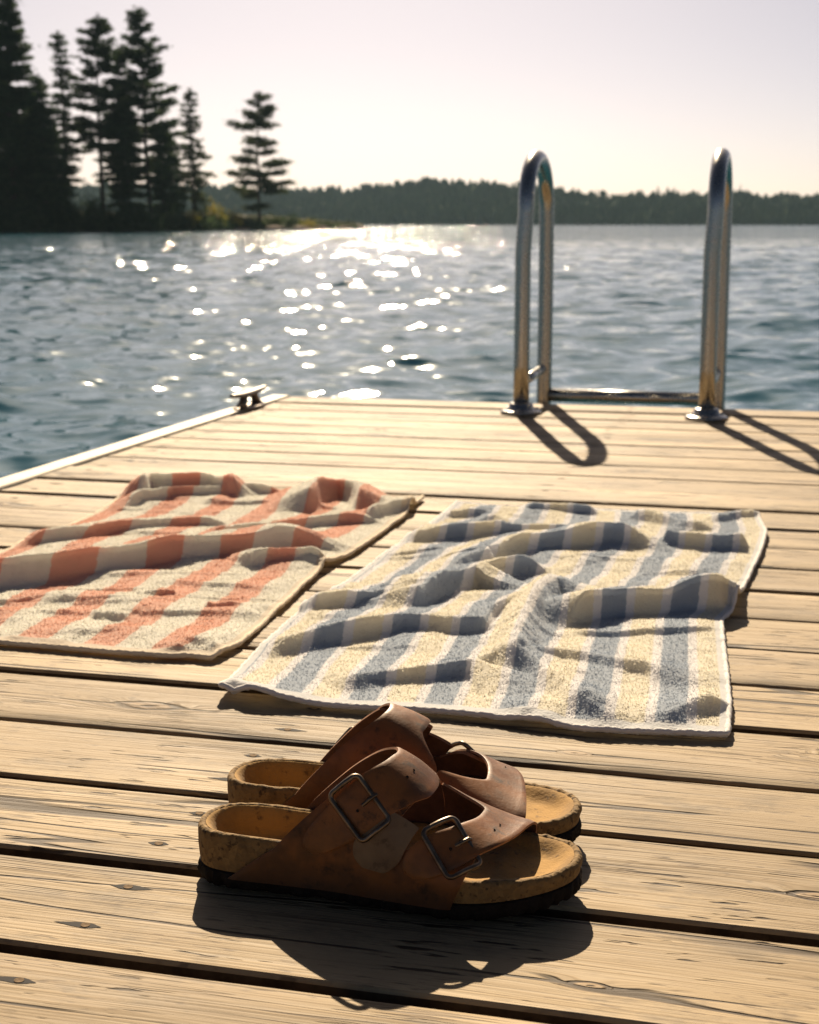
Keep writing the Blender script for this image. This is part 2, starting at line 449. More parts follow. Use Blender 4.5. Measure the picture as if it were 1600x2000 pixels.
M_BARK = plain('pine_bark', (0.060, 0.042, 0.030), 0.9, var=0.35, vscale=2.0)
M_NEEDLE = leaf_material('dark_needles', (0.032, 0.058, 0.028), (0.060, 0.090, 0.036), 0.40)
M_NEEDLE2 = leaf_material('pine_needles', (0.040, 0.058, 0.026), (0.072, 0.092, 0.034), 0.40)
M_BUSH = leaf_material('green_shrub_leaves', (0.035, 0.055, 0.018), (0.060, 0.080, 0.024), 0.35)
M_YBUSH = leaf_material('yellow_green_leaves', (0.15, 0.15, 0.026), (0.26, 0.20, 0.032), 0.6)
M_EARTH = plain('island_earth', (0.035, 0.032, 0.018), 0.95, spec=0.05, var=0.5, vscale=0.4)
M_ROCK = plain('granite', (0.26, 0.19, 0.155), 0.85, spec=0.05, var=0.3, vscale=1.2, bump=(2.0, 0.6, 0.2))
M_FOREST = leaf_material('far_forest_leaves', (0.038, 0.088, 0.044), (0.070, 0.125, 0.050), 0.2, 0.05)
M_HILL = plain('far_hill_ground', (0.030, 0.042, 0.022), 0.95, spec=0.05, var=0.3, vscale=0.05)

# ------------------------------------------------------------------ water
WZ = -0.45
def build_water():
    half = math.radians(24.0)
    nc = 680
    r = [2.6]
    while r[-1] < 1500:
        r.append(r[-1] * (1.0048 if r[-1] < 60 else 1.009 if r[-1] < 250 else 1.02))
    r = np.array(r); nr = len(r)
    th = np.linspace(-half, half, nc)
    R, T = np.meshgrid(r, th, indexing='ij')
    X, Y = R * np.sin(T), R * np.cos(T)
    dR = np.gradient(r)[:, None]
    spc = np.maximum(dR, R * (2 * half / nc))
    rng = np.random.RandomState(11)
    VAR = np.zeros_like(X); Z = np.zeros_like(X); DX = np.zeros_like(X); DY = np.zeros_like(X)
    N = 56
    for i in range(N):
        lam = 0.10 * (2.8 / 0.10) ** ((i + rng.rand()) / N)
        a = rng.normal(0, 0.68)
        kx, ky = math.sin(a), -math.cos(a)
        k = 2 * math.pi / lam
        slope = 0.033 * (1.2 if lam < 0.7 else 0.62)
        A = slope / k
        ph = rng.rand() * 6.283
        w = sstep(2.2, 4.5, lam / spc)
        arg = k * (kx * X + ky * Y) + ph
        # groups of waves come and go
        env = 0.45 + 1.1 * vnoise(X / (lam * 5) + i * 3.1, Y / (lam * 4) + i * 1.7)
        Z += w * env * A * np.sin(arg); VAR += (1 - w ** 2) * slope ** 2 / 2
        q = 0.7 * w * env * A * np.cos(arg)
        DX += q * kx; DY += q * ky
    edge = sstep(half, half * 0.96, np.abs(T)) * sstep(2.6, 2.8, R)
    V = np.stack([X + DX * edge, Y + DY * edge, WZ + Z * edge], -1).reshape(-1, 3)
    F = grid_faces(nc, nr)[:, ::-1]
    # the rest of the lake, behind and to the sides
    rr = np.concatenate([[2.6, 8, 30, 120, 400], [1500.0]])
    ta = np.linspace(half, 2 * math.pi - half, 60)
    RR, TT = np.meshgrid(rr, ta, indexing='ij')
    V2 = np.stack([RR * np.sin(TT), RR * np.cos(TT), np.full_like(RR, WZ)], -1).reshape(-1, 3)
    F2 = grid_faces(60, len(rr), base=len(V))[:, ::-1]
    tc = np.linspace(0, 2 * math.pi, 64, endpoint=False)
    V3 = np.concatenate([[[0, 0, WZ]], np.stack([2.62 * np.sin(tc), 2.62 * np.cos(tc), np.full(64, WZ - 0.004)], -1)])
    b = len(V) + len(V2)
    F3 = np.array([[b, b + 1 + (i + 1) % 64, b + 1 + i, b + 1 + i] for i in range(64)])
    me = make('lake_water', np.concatenate([V, V2]), np.concatenate([F, F2]), M_WATER)
    at = me.data.attributes.new('chop', 'FLOAT', 'POINT')       # slope of the ripples finer than the mesh
    at.data.foreach_set('value', np.concatenate([np.sqrt(VAR).ravel(), np.full(len(V2), 0.12)]).astype(np.float32))
    tag(me, kind='structure')
    o3 = make('lake_water', V3, [(0, 1 + (i + 1) % 64, 1 + i) for i in range(64)], M_WATER)
    tag(o3, kind='structure')
build_water()

# ------------------------------------------------------------------ far shore: hill and forest
def build_far_shore():
    prof_px = np.array([-900, -300, 100, 330, 480, 560, 700, 800, 900, 1000, 1100, 1200, 1300, 1400, 1500, 1600, 1900, 2500])
    prof_y = np.array([372, 368, 362, 356, 362, 363, 362, 351, 348, 353, 367, 376, 374, 372, 375, 378, 380, 384])
    def ysh(px): return np.interp(px, [-900, 300, 700, 1000, 1600, 2500], [980, 960, 930, 860, 800, 760])
    nu, nv = 140, 14
    px = np.linspace(-900, 2500, nu)
    V = []
    tree_h = 11.0
    for j in range(nv):
        w = j / (nv - 1)
        for p in px:
            Ysh = ysh(p); Yb = Ysh + 260 * w
            top = float(atd(800, np.interp(p, prof_px, prof_y), Ysh + 170)[2]) - tree_h
            z = WZ - 0.6 + (top - WZ + 0.6) * float(sstep(0, 0.62, w)) * (1 - 0.25 * float(sstep(0.7, 1, w)))
            z += 2.0 * (vnoise(p / 60.0, w * 6) - 0.5) * min(1, w * 4)
            V.append(((p - 800) / FPX * Yb, Yb, z))
    V = np.array(V)
    hill = make('far_hill', V, grid_faces(nu, nv), M_HILL)
    tag(hill, kind='structure')
    rng = np.random.RandomState(5)
    Vs, Fs, n = [], [], 0
    G = V.reshape(nv, nu, 3)
    # a rough rounded crown and a pointed one, both low in triangles
    def crown(pointed):
        rows = [(0.0, 0.35), (0.25, 0.95), (0.55, 0.75), (0.8, 0.4)] if not pointed else [(0.0, 0.8), (0.3, 0.62), (0.62, 0.34), (0.85, 0.13)]
        k = 7
        vv = [(rr * math.cos(6.283 * (i + 0.5 * (jj % 2)) / k), rr * math.sin(6.283 * (i + 0.5 * (jj % 2)) / k), z) for jj, (z, rr) in enumerate(rows) for i in range(k)]
        vv.append((0, 0, 1.0))
        ff = []
        for j in range(len(rows) - 1):
            for i in range(k):
                a, b, c, d = j*k+i, j*k+(i+1) % k, (j+1)*k+(i+1) % k, (j+1)*k+i
                ff += [(a, b, c), (a, c, d)]
        j = len(rows) - 1
        ff += [(j*k+i, j*k+(i+1) % k, len(rows)*k) for i in range(k)]
        return np.array(vv), np.array(ff)
    T0, T1 = crown(False), crown(True)
    for _ in range(7500):
        p = rng.uniform(-700, 2300); w = rng.uniform(0.0, 1.0) ** 1.5 * 0.9
        fi = (p + 900) / 3400 * (nu - 1); fj = w * (nv - 1)
        i0, j0 = int(fi), min(int(fj), nv - 2); a, b = fi - i0, fj - j0
        pos = (G[j0, i0]*(1-a)*(1-b) + G[j0, i0+1]*a*(1-b) + G[j0+1, i0]*(1-a)*b + G[j0+1, i0+1]*a*b)
        pt = rng.rand() < 0.4
        TV, TF = T1 if pt else T0
        H = rng.uniform(7, 11.5) * (0.85 + 0.3 * float(vnoise(p / 38.0, 3.3))) * (0.65 if w < 0.03 else 1); Rr = H * (rng.uniform(0.20, 0.30) if pt else rng.uniform(0.27, 0.38))
        vv = TV * np.array([Rr, Rr, H]) * (1 + rng.normal(0, 0.13, (len(TV), 1))) + pos + np.array([0, 0, -0.8 if w < 0.05 else -0.3])
        vv[:, :2] += rng.normal(0, 0.12 * Rr, (len(TV), 2))
        Vs.append(vv); Fs.append(TF + n); n += len(TV)
    f = make('far_forest', np.concatenate(Vs), np.concatenate(Fs), M_FOREST, smooth=False)
    tag(f, 'dark green forest covering the far shore of the lake', 'forest', kind='stuff')
build_far_shore()

# ------------------------------------------------------------------ wooded point on the left
SH_PX = np.array([-700, -300, 0, 300, 430, 520, 600, 660, 712])
SH_Y = np.array([105, 125, 148, 172, 196, 218, 242, 266, 292])
def shore(px):
    Y = float(np.interp(px, SH_PX, SH_Y)); return np.array([(px - 800) / FPX * Y, Y])
def island_z(px, w):
    d = np.clip(w, 0, 1)
    tipf = np.interp(px, [430, 560, 650, 712], [1.0, 0.85, 0.6, 0.4])
    return WZ - 0.25 + tipf * (0.55 * sstep(0, 0.05, d) + 2.0 * sstep(0.02, 0.7, d))
def island_pt(px, w):
    a = shore(px); depth = float(np.interp(px, [-700, 430, 600, 712], [90, 62, 34, 8]))
    b = a * (1 + depth / a[1])
    q = a + (b - a) * w
    return np.array([q[0], q[1], island_z(px, w)])
def build_island():
    px = np.linspace(-700, 712, 120); ws = np.concatenate([np.linspace(0, 0.12, 8), np.linspace(0.16, 1, 14)])
    V = []
    for w in ws:
        for p in px:
            q = island_pt(p, w)
            q[2] += 0.35 * (vnoise(p / 14.0, w * 40) - 0.45) * min(1.0, w * 12 + 0.25)
            V.append(q)
    g = make('island_ground', np.array(V), grid_faces(len(px), len(ws)), M_EARTH)
    tag(g, kind='structure')
build_island()

def leaf_tris(rng, C, rad, k, size, flat=0.5):
    """k small triangles scattered round each centre."""
    n = len(C)
    P = np.repeat(C, k, 0) + rng.normal(0, 1, (n * k, 3)) * np.repeat(rad, k, 0)
    a = rng.normal(0, 1, (n * k, 3)); a[:, 2] *= flat
    a /= np.linalg.norm(a, axis=1)[:, None]
    b = rng.normal(0, 1, (n * k, 3)); b[:, 2] *= flat
    b -= a * (a * b).sum(1)[:, None]; b /= np.linalg.norm(b, axis=1)[:, None] + 1e-9
    s = size * rng.uniform(0.6, 1.4, (n * k, 1))
    V = np.stack([P - a * s, P + a * s * 0.9, P + b * s * 0.75], 1).reshape(-1, 3)
    return V, np.arange(n * k * 3).reshape(-1, 3)

def conifer(name, base, H, R, crown0, label, seed, style='spruce', needle=None, lean=0.0, group='trees on the wooded point', whorls=None, dens=1.0):
    rng = np.random.RandomState(seed)
    root = empty(name, base)
    tag(root, label, 'tree', group)
    zz = np.linspace(0, H, 16)
    bend = lean * (zz / H) ** 1.5 + 0.012 * H * np.sin(zz / H * 5 + seed) * (zz / H)
    path = np.stack([bend, 0.006 * H * np.sin(zz / H * 4 + seed * 2), zz - 0.4 * (zz == 0)], -1)
    def axis(z): return np.array([np.interp(z, zz, path[:, 0]), np.interp(z, zz, path[:, 1]), z])
    mb = MB()
    r0 = 0.0115 * H + 0.03
    mb.add(tube(path, np.interp(zz, [0, 0.06 * H, H], [r0 * 1.35, r0, 0.03]), 8))
    C, RD = [], []
    n_w = whorls or int((H - crown0) / 0.62)
    limbs = MB()
    for i in range(n_w):
        t = (i + rng.uniform(-0.25, 0.25)) / n_w
        t = min(max(t, 0), 0.985)
        z = crown0 + (H - crown0) * t
        if style == 'spruce':
            L = R * (1 - t) ** 0.82 * (0.55 + 0.45 * float(sstep(0, 0.16, t))) + 0.25
            nb = rng.randint(4, 7)
        elif style == 'slim':
            L = R * (1 - t) ** 0.6 * rng.uniform(0.55, 1.15) + 0.25
            nb = rng.randint(3, 5)
        elif style == 'lone':
            L = R * np.interp(t, [0, 0.15, 0.35, 0.55, 0.75, 0.9, 1.0], [0.8, 1.0, 0.85, 0.62, 0.60, 0.45, 0.15]) * rng.uniform(0.55, 1.1)
            nb = rng.randint(3, 6)
        else:   # pine: flat layered plates with air between
            L = R * (1 - t) ** 0.62 * (0.6 + 0.4 * float(sstep(0, 0.25, t))) * rng.uniform(0.5, 1.15) + 0.2
            nb = rng.randint(3, 6)
        a0 = rng.uniform(0, 6.283)
        for b in range(nb):
            az = a0 + 6.283 * b / nb + rng.normal(0, 0.3)
            l = L * rng.uniform(0.65, 1.2)
            dz0 = (0.10 if style in ('pine', 'lone') else 0.02) + 0.42 * t
            droop = (0.22 if style in ('pine', 'lone') else 0.42) * l * (1 - 0.6 * t)
            s = np.linspace(0, 1, 5)
            o = axis(z + (rng.normal(0, 0.55 if style == 'lone' else 0.38) if style in ('pine', 'lone') else rng.normal(0, 0.12)))
            pts = np.stack([o[0] + np.cos(az) * l * s, o[1] + np.sin(az) * l * s, o[2] + l * dz0 * s - droop * s**2 + 0.16 * l * s**4], -1)
            limbs.add(tube(pts, np.linspace(0.05 + 0.006 * l, 0.014, 5), 4, cap=False))
            m = max(3, int(l * (4.2 if style not in ('pine', 'lone') else 3.6) * dens))
            ss = rng.uniform(0.22 if style not in ('pine', 'lone') else 0.40, 1.02, m)
            for q in ss:
                c = np.array([np.interp(q, s, pts[:, d]) for d in range(3)])
                wd = 0.13 * l * (1.15 - q) + 0.12
                c[:2] += rng.normal(0, 1, 2) * wd * 0.8
                C.append(c); RD.append((0.34 + 0.04 * l, 0.34 + 0.04 * l, 0.17) if style == 'lone' else (0.22 + 0.03 * l, 0.22 + 0.03 * l, 0.11 if style not in ('pine', 'lone') else 0.085))
    for q in np.linspace(0.9, 1.0, 5):
        C.append(axis(crown0 + (H - crown0) * q)); RD.append((0.14, 0.14, 0.3))
    V, F = leaf_tris(rng, np.array(C), np.array(RD), 26 if style != 'slim' else 18, 0.22, 0.5)
    tr = mb.build('trunk', M_BARK, root)
    limbs.build('branches', M_BARK, root)['kind'] = 'stuff'
    make('crown', V, F, needle or M_NEEDLE, root, smooth=False)
    return root

def tree_px(name, px, top, Y_off, R, crown_frac, label, seed, **kw):
    sh = shore(px); Y = sh[1] + Y_off
    depth = float(np.interp(px, [-700, 430, 600, 712], [90, 62, 34, 8]))
    g = island_pt(px, Y_off / depth)
    topz = float(atd(px, top, Y)[2])
    H = topz - g[2]
    return conifer(name, (float(g[0]), float(g[1]), float(g[2])), H, R, crown_frac * H, label, seed, **kw)

TREES = [
    ('spruce_tree', 8, 78, 22, 4.2, 0.05, 'dark spruce half hidden behind the tallest spruce, at its left', 23, dict(style='spruce', dens=1.2)),
    ('spruce_tree', 80, 205, 12, 3.4, 0.04, 'middle-sized dense spruce filling the space right of the tallest spruce', 24, dict(style='spruce', dens=1.3)),
    ('spruce_tree', 118, 268, 9, 2.6, 0.03, 'short spruce below the thin bare-stemmed pine, its left neighbour', 25, dict(style='spruce', dens=1.2)),
    ('spruce_tree', 262, 200, 10, 2.4, 0.05, 'dark middle-sized spruce in front of the dense spruce between the tall pines', 26, dict(style='spruce', dens=1.2)),
    ('spruce_tree', 328, 236, 12, 2.2, 0.05, 'slender dark spruce just right of the leaning tall pine', 27, dict(style='spruce', dens=1.0)),
    ('spruce_tree', -60, 20, 16, 4.6, 0.10, 'tall dark spruce at the left edge, mostly cut off by the frame', 3, dict(style='spruce')),
    ('spruce_tree', 42, -22, 9, 5.4, 0.04, 'tallest dense dark spruce of the point, its tip cut by the top of the frame', 4, dict(style='spruce', dens=1.5)),
    ('spruce_tree', 100, 150, 5, 3.2, 0.05, 'shorter dense spruce in front of the thin bare-stemmed tree', 5, dict(style='spruce', dens=1.3)),
    ('pine_tree', 143, 66, 14, 2.0, 0.25, 'thin sparse pine with a bare stem between the dense spruce and the next tall pine', 6, dict(style='slim')),
    ('pine_tree', 212, 36, 12, 4.2, 0.36, 'tall pine with a pointed top and a dark trunk showing sky beside it', 8, dict(style='pine', dens=1.3, whorls=26)),
    ('spruce_tree', 250, 92, 16, 2.7, 0.2, 'dense spruce wedged between the two tall pines', 9, dict(style='spruce', dens=0.85)),
    ('pine_tree', 303, 22, 8, 5.0, 0.24, 'tall pine with long spreading branches and a dark leaning trunk, highest right of the gap', 10, dict(style='pine', lean=-1.0, whorls=30, dens=1.2)),
    ('spruce_tree', 345, 262, 14, 1.7, 0.05, 'short young spruce at the foot of the leaning tall pine', 12, dict(style='spruce')),
    ('pine_tree', 386, 176, 10, 2.5, 0.22, 'slender medium pine right of the tall trees, above the yellow bushes', 13, dict(style='slim', needle='2')),
    ('pine_tree', 512, 188, 9, 5.8, 0.18, 'lone pine with flat layered branches standing near the tip of the point', 15, dict(style='lone', needle='2', whorls=11, dens=1.9)),
]
for nm, px, top, yo, R, cf, lab, sd, kw in TREES:
    if kw.get('needle') == '2': kw['needle'] = M_NEEDLE2
    tree_px(nm, px, top, yo, R, cf, lab, sd, **kw)

def bush(name, px, w_off, h, r, label, seed, mat, group, leaf=0.16):
    rng = np.random.RandomState(seed)
    depth = float(np.interp(px, [-700, 430, 600, 712], [90, 62, 34, 8]))
    g = island_pt(px, w_off / depth)
    root = empty(name, tuple(float(x) for x in g))
    tag(root, label, 'bush', group)
    mb = MB(); C = []
    for i in range(7):
        az = rng.uniform(0, 6.283); l = rng.uniform(0.4, 1.0)
        tip = np.array([math.cos(az) * r * l, math.sin(az) * r * l, h * rng.uniform(0.55, 1.0) * (1.1 - 0.35 * l)])
        s = np.linspace(0, 1, 4)[:, None]
        pts = np.array([0, 0, -0.15]) * (1 - s) + tip * s + np.array([0, 0, 0.15 * h]) * np.sin(s * 3.14)
        mb.add(tube(pts, np.linspace(0.04, 0.012, 4), 4, cap=False))
        for k in range(7):
            C.append(tip * rng.uniform(0.35, 1.05) + rng.normal(0, 0.13, 3) * r)
    C = np.array(C); C[:, 2] = np.maximum(C[:, 2], 0.08)
    V, F = leaf_tris(rng, C, np.full((len(C), 3), 0.17 * r + 0.08), 16, leaf, 0.8)
    mb.build('stem', M_BARK, root)
    make('foliage', V, F, mat, root, smooth=False)

BUSHES = [  # px, distance behind the water line, height, radius, label, material
    (-40, 3, 3.2, 2.4, 'dark bush at the left edge below the tallest spruce', 'd'),
    (30, 2.5, 2.6, 2.2, 'dark rounded bush on the shore below the tallest spruce', 'd'),
    (88, 3, 3.0, 2.2, 'dark bush on the shore right of the tallest spruce trunk', 'd'),
    (140, 4, 3.4, 2.4, 'dark green bush at the foot of the thin bare-stemmed pine', 'd'),
    (190, 4, 3.6, 2.2, 'tall dark bush below the gap of bright sky', 'd'),
    (238, 3, 2.6, 2.0, 'low dark bush on the shore between the two tall pines', 'd'),
    (185, 9, 4.2, 1.8, 'green bush catching light behind the shore bushes under the gap of sky', 'g'),
    (290, 4, 2.6, 1.9, 'dark bush at the foot of the leaning tall pine', 'd'),
    (340, 4, 2.8, 1.7, 'dark bush under the short young spruce', 'd'),
    (372, 3, 1.9, 1.3, 'orange-yellow bush at the left end of the bright bushes', 'y'),
    (402, 7, 4.0, 1.4, 'tall yellow-green bush below the slender medium pine', 'g'),
    (432, 5, 3.4, 1.6, 'tall yellow-green bush in the middle of the bright bushes', 'y'),
    (462, 3, 2.0, 1.5, 'low yellow bush left of the lone pine', 'y'),
    (492, 3, 1.4, 1.4, 'low dark bush at the foot of the lone pine', 'd'),
    (540, 3, 1.5, 1.5, 'small yellow-green bush right of the lone pine', 'g'),
    (566, 2, 1.9, 1.6, 'dark bush on the shore near the tip of the point', 'd'),
    (600, 2, 0.8, 1.6, 'flat orange heath clump on the low tip of the point', 'y'),
    (640, 2, 0.6, 1.5, 'flat green heath clump farthest out on the tip', 'g'),
]
for i, (px, wo, h, r, lab, m) in enumerate(BUSHES):
    bush('bush', px, wo, h, r, lab, 40 + i, {'d': M_NEEDLE, 'g': M_BUSH, 'y': M_YBUSH}[m], 'bushes on the wooded point')

def rock(px, w_off, sx, sy, sz, label, seed):
    depth = float(np.interp(px, [-700, 430, 600, 712], [90, 62, 34, 8]))
    g = island_pt(px, w_off / depth)
    nu, nv = 14, 9
    V = []
    for j in range(nv):
        ph = math.pi * (j / (nv - 1)) - math.pi / 2
        for i in range(nu):
            th = 6.283 * i / nu
            d = np.array([math.cos(ph) * math.cos(th), math.cos(ph) * math.sin(th), math.sin(ph)])
            rr = 0.75 + 0.5 * float(vnoise(d[0] * 1.6 + seed, d[1] * 1.6 + 7, d[2] * 1.6))
            V.append(d * rr * np.array([sx, sy, sz]))
    F = grid_faces(nu, nv, True)
    o = make('shore_rock', np.array(V), F, M_ROCK, smooth=False)
    o.location = (float(g[0]), float(g[1]), float(max(g[2], WZ) + sz * 0.2))
    tag(o, label, 'rock', 'rocks along the shore of the point')
ROCKS = [
    (470, 0.6, 1.5, 0.8, 0.32, 'flat pale rock at the water line below the low yellow bush', 1),
    (532, 0.8, 1.9, 1.0, 0.5, 'rounded reddish rock at the water line right of the lone pine', 2),
    (585, 0.5, 2.2, 1.0, 0.42, 'long low rock at the water line beside the heath clump', 3),
    (622, 0.6, 2.4, 1.2, 0.5, 'broad reddish rock on the low tip of the point', 4),
    (668, 0.6, 2.2, 1.0, 0.36, 'low flat rock next to the end of the tip', 5),
    (704, 0.4, 1.8, 0.8, 0.28, 'outermost small rock where the point meets the water', 6),
]
for a in ROCKS: rock(*a)
def build_undergrowth():
    r = np.random.RandomState(3); n = 2600
    p = r.uniform(-320, 520, n); w = r.uniform(0.004, 0.16, n); hh = r.uniform(0.05, 1.0, n) ** 1.5 * 1.5
    C = np.array([island_pt(a, b) for a, b in zip(p, w)]); C[:, 2] = np.maximum(C[:, 2], WZ) + hh * np.interp(p, [380, 520], [1.0, 0.25])
    V, F = leaf_tris(r, C, np.full((n, 3), 0.30), 12, 0.24, 1.0)
    o = make('undergrowth', V, F, M_NEEDLE, smooth=False)
    tag(o, 'dark low undergrowth along the shore of the wooded point', 'undergrowth', kind='stuff')
    p = r.uniform(420, 700, 500); C = np.array([island_pt(a, b) for a, b in zip(p, r.uniform(0.03, 0.5, 500))]) + np.array([0, 0, 0.12])
    V, F = leaf_tris(r, C, np.full((500, 3), 0.3), 10, 0.2, 1.2)
    o = make('heath', V, F, M_BUSH, smooth=False)
    tag(o, 'low green heath covering the tip of the point', 'ground cover', kind='stuff')
build_undergrowth()

# ------------------------------------------------------------------ air between here and the far shore
def build_haze():
    m = bpy.data.materials.new('lake_haze'); m.use_nodes = True
    nt = m.node_tree; nt.nodes.clear()
    o = nt.nodes.new('ShaderNodeOutputMaterial'); v = nt.nodes.new('ShaderNodeVolumePrincipled')
    v.inputs['Color'].default_value = (0.60, 0.84, 1.0, 1); v.inputs['Density'].default_value = 0.00012
    nt.links.new(v.outputs[0], o.inputs['Volume'])
    V, F = box(-1600, 1600, -1600, 1600, -4.0, 60.0)
    h = make('haze', V, F, m, None, False); h['kind'] = 'stuff'
build_haze()

# ------------------------------------------------------------------ dock
DOCK_A = math.radians(-14.9)
ca, sa = math.cos(DOCK_A), math.sin(DOCK_A)
def to_dock(p): return np.array([p[0]*ca + p[1]*sa, -p[0]*sa + p[1]*ca, p[2]])
def to_world(p): return np.array([p[0]*ca - p[1]*sa, p[0]*sa + p[1]*ca, p[2]])
PITCH_W = 0.1445
SEAM0 = float(np.mean([to_dock(pix(0, 1658))[1], to_dock(pix(1600, 1833))[1]]))
FAR_Y = float(np.mean([to_dock(pix(540, 773))[1], to_dock(pix(1600, 806))[1]]))
LEFT_X = float(np.mean([to_dock(pix(540, 773))[0], to_dock(pix(0, 942))[0]]))
RIGHT_X = LEFT_X + 4.3
def build_dock():
    dock = empty('dock', (0, 0, 0), DOCK_A)
    tag(dock, 'weathered wooden swimming dock of pale planks with dark gaps', 'dock')
    k0 = -11
    k1 = int(round((FAR_Y - SEAM0) / PITCH_W))
    step_last = (FAR_Y - SEAM0) / k1
    rng = np.random.RandomState(21)
    nx = 90
    SCREW_X = [LEFT_X + q for q in (0.10, 0.99, 1.89, 2.79, 3.69)]
    def screw_mesh(l1, l2, r):
        # countersunk rusty head in a dark split that runs out along the grain
        a = np.linspace(0, 2 * math.pi, 20, endpoint=False)
        eye = [(math.copysign(abs(math.cos(t)) ** 2.2, math.cos(t)) * (l1 if math.cos(t) > 0 else l2) + r * 1.25 * math.cos(t), r * 1.18 * math.sin(t) * (1 if abs(math.sin(t)) > 0.75 else abs(math.sin(t)) * 1.1), 0.0) for t in a]
        b = np.linspace(0, 2 * math.pi, 12, endpoint=False)
        rim = [(r * math.cos(t), r * 0.95 * math.sin(t), 0.0004) for t in b]
        inn = [(r * 0.6 * math.cos(t), r * 0.57 * math.sin(t), 0.0002) for t in b]
        V = eye + rim + inn
        F = [tuple(range(20)), tuple(range(32, 44))] + [(20 + i, 20 + (i + 1) % 12, 32 + (i + 1) % 12, 32 + i) for i in range(12)]
        o = make('screw', np.array(V), F, [M_HOLE, M_RUST], None, False, fmat=[0] + [1] * 13)
        me = o.data; bpy.data.objects.remove(o); return me
    screws = [screw_mesh(*q) for q in ((0.016, 0.010, 0.0036), (0.008, 0.020, 0.0034), (0.004, 0.005, 0.0035), (0.022, 0.014, 0.0036))]
    for k in range(k0, k1):
        y0, y1 = SEAM0 + k * step_last, SEAM0 + (k + 1) * step_last
        yc = (y0 + y1) / 2
        gap = 0.0112 if yc < 2.2 else 0.0095
        gap *= rng.uniform(0.75, 1.35)
        hw = (y1 - y0 - gap) / 2
        xs = np.linspace(LEFT_X + 0.048, RIGHT_X + rng.uniform(-0.01, 0.01), nx)
        dz = rng.normal(0, 0.0011); tl = rng.normal(0, 0.004)
        cup = rng.uniform(0.0, 0.0016)
        prof = [(-1, -0.030), (-1, -0.0032), (-0.992, -0.0011), (-0.972, 0.0), (-0.5, -0.2), (0, -1), (0.5, -0.2), (0.972, 0.0), (0.992, -0.0011), (1, -0.0032), (1, -0.030)]
        V = []
        for i, x in enumerate(xs):
            e0 = 0.0022 * (vnoise(x * 3.0 + k * 9.1, 0.5) - 0.5) + 0.0012 * (vnoise(x * 22.0 + k, 2.5) - 0.5)
            e1 = 0.0022 * (vnoise(x * 3.0 + k * 5.3, 8.5) - 0.5) + 0.0012 * (vnoise(x * 22.0 + k, 6.5) - 0.5)
            wz = 0.0022 * (vnoise(x * 1.3 + k * 3.7, 4.5) - 0.5)
            for (a, b) in prof:
                y = a * hw + (e0 if a < 0 else e1 if a > 0 else 0)
                z = (-cup if b == -1 else -cup * 0.8 if b == -0.2 else b) + dz + tl * a * hw + wz
                V.append((x, y, z))
        n = len(prof)
        F = grid_faces(n, nx, True)
        V = np.array(V); V[:, 1] += 0
        seg = np.tile(np.arange(n), nx - 1)
        p = make('plank', V, F.astype(int), [M_WOOD, M_GAP_SHADE], dock, False, fmat=np.isin(seg, (0, n - 2, n - 1)).astype(int))
        p.location = (0, yc, 0)
        p.data.set_sharp_from_angle(angle=math.radians(40)) if hasattr(p.data, 'set_sharp_from_angle') else None
        for sx in SCREW_X:
            for sy in (-0.035, 0.035):
                jx, jy = rng.normal(0, 0.006), rng.normal(0, 0.003)
                zz = dz + tl * sy - cup * 0.72 + 0.0022 * (vnoise(sx * 1.3 + k * 3.7, 4.5) - 0.5)
                sc = bpy.data.objects.new('screw', screws[rng.randint(4)]); COL.objects.link(sc)
                sc.parent = p; sc.location = (sx + jx, sy + jy, float(zz) + 0.0002)
    # raised edge board along the left side
    ys = np.linspace(SEAM0 + k0 * step_last, FAR_Y + 0.004, 60)
    x0, x1, zb, zt = LEFT_X - 0.012, LEFT_X + 0.039, -0.14, 0.0035
    prof = [(x0, zb), (x1, zb), (x1, zt - 0.003), (x1 - 0.003, zt), (x0 + 0.003, zt), (x0, zt - 0.003)]
    V = []
    for y in ys:
        w = 0.002 * (vnoise(y * 2.0, 31.5) - 0.5)
        for (x, z) in prof: V.append((x + w, z + w * 0.5, y))
    V = np.array(V)[:, [1, 2, 0]]      # along local x so the grain runs lengthwise
    V = V[:, [1, 2, 0]]
    F = grid_faces(len(prof), len(ys), True)
    V2 = np.stack([V[:, 0], -V[:, 1], V[:, 2]], -1)
    arr = np.array([[y, -x, z] for (x, z, y) in np.array(V)[:, [1, 2, 0]]])
    arr = []
    for y in ys:
        w = 0.002 * (vnoise(y * 2.0, 31.5) - 0.5)
        for (x, z) in prof: arr.append((y, -(x + w), z + w * 0.5))
    e = make('edge_board', np.array(arr), F[:, ::-1], M_EDGE_SHEEN, dock, False)
    e.rotation_euler = (0, 0, math.pi / 2)
    # bearers under the planks and a far end fascia
    for x in SCREW_X:
        b = MB().add(box(x - 0.025, x + 0.025, SEAM0 + k0 * step_last + 0.03, FAR_Y - 0.05, -0.18, -0.034)).build('bearer', M_BEARER, dock, False)
    MB().add(box(LEFT_X + 0.042, RIGHT_X, FAR_Y - 0.045, FAR_Y - 0.012, -0.17, -0.034)).build('fascia', M_BEARER, dock, False)
    for (x, y) in ((LEFT_X + 0.5, 3.6), (LEFT_X + 3.6, 3.6), (LEFT_X + 0.5, 0.4), (LEFT_X + 3.6, 0.4)):
        MB().add(tube([(x, y, -0.19), (x, y, -2.2)], 0.08, 12)).build('pile', M_BEARER, dock)
build_dock()

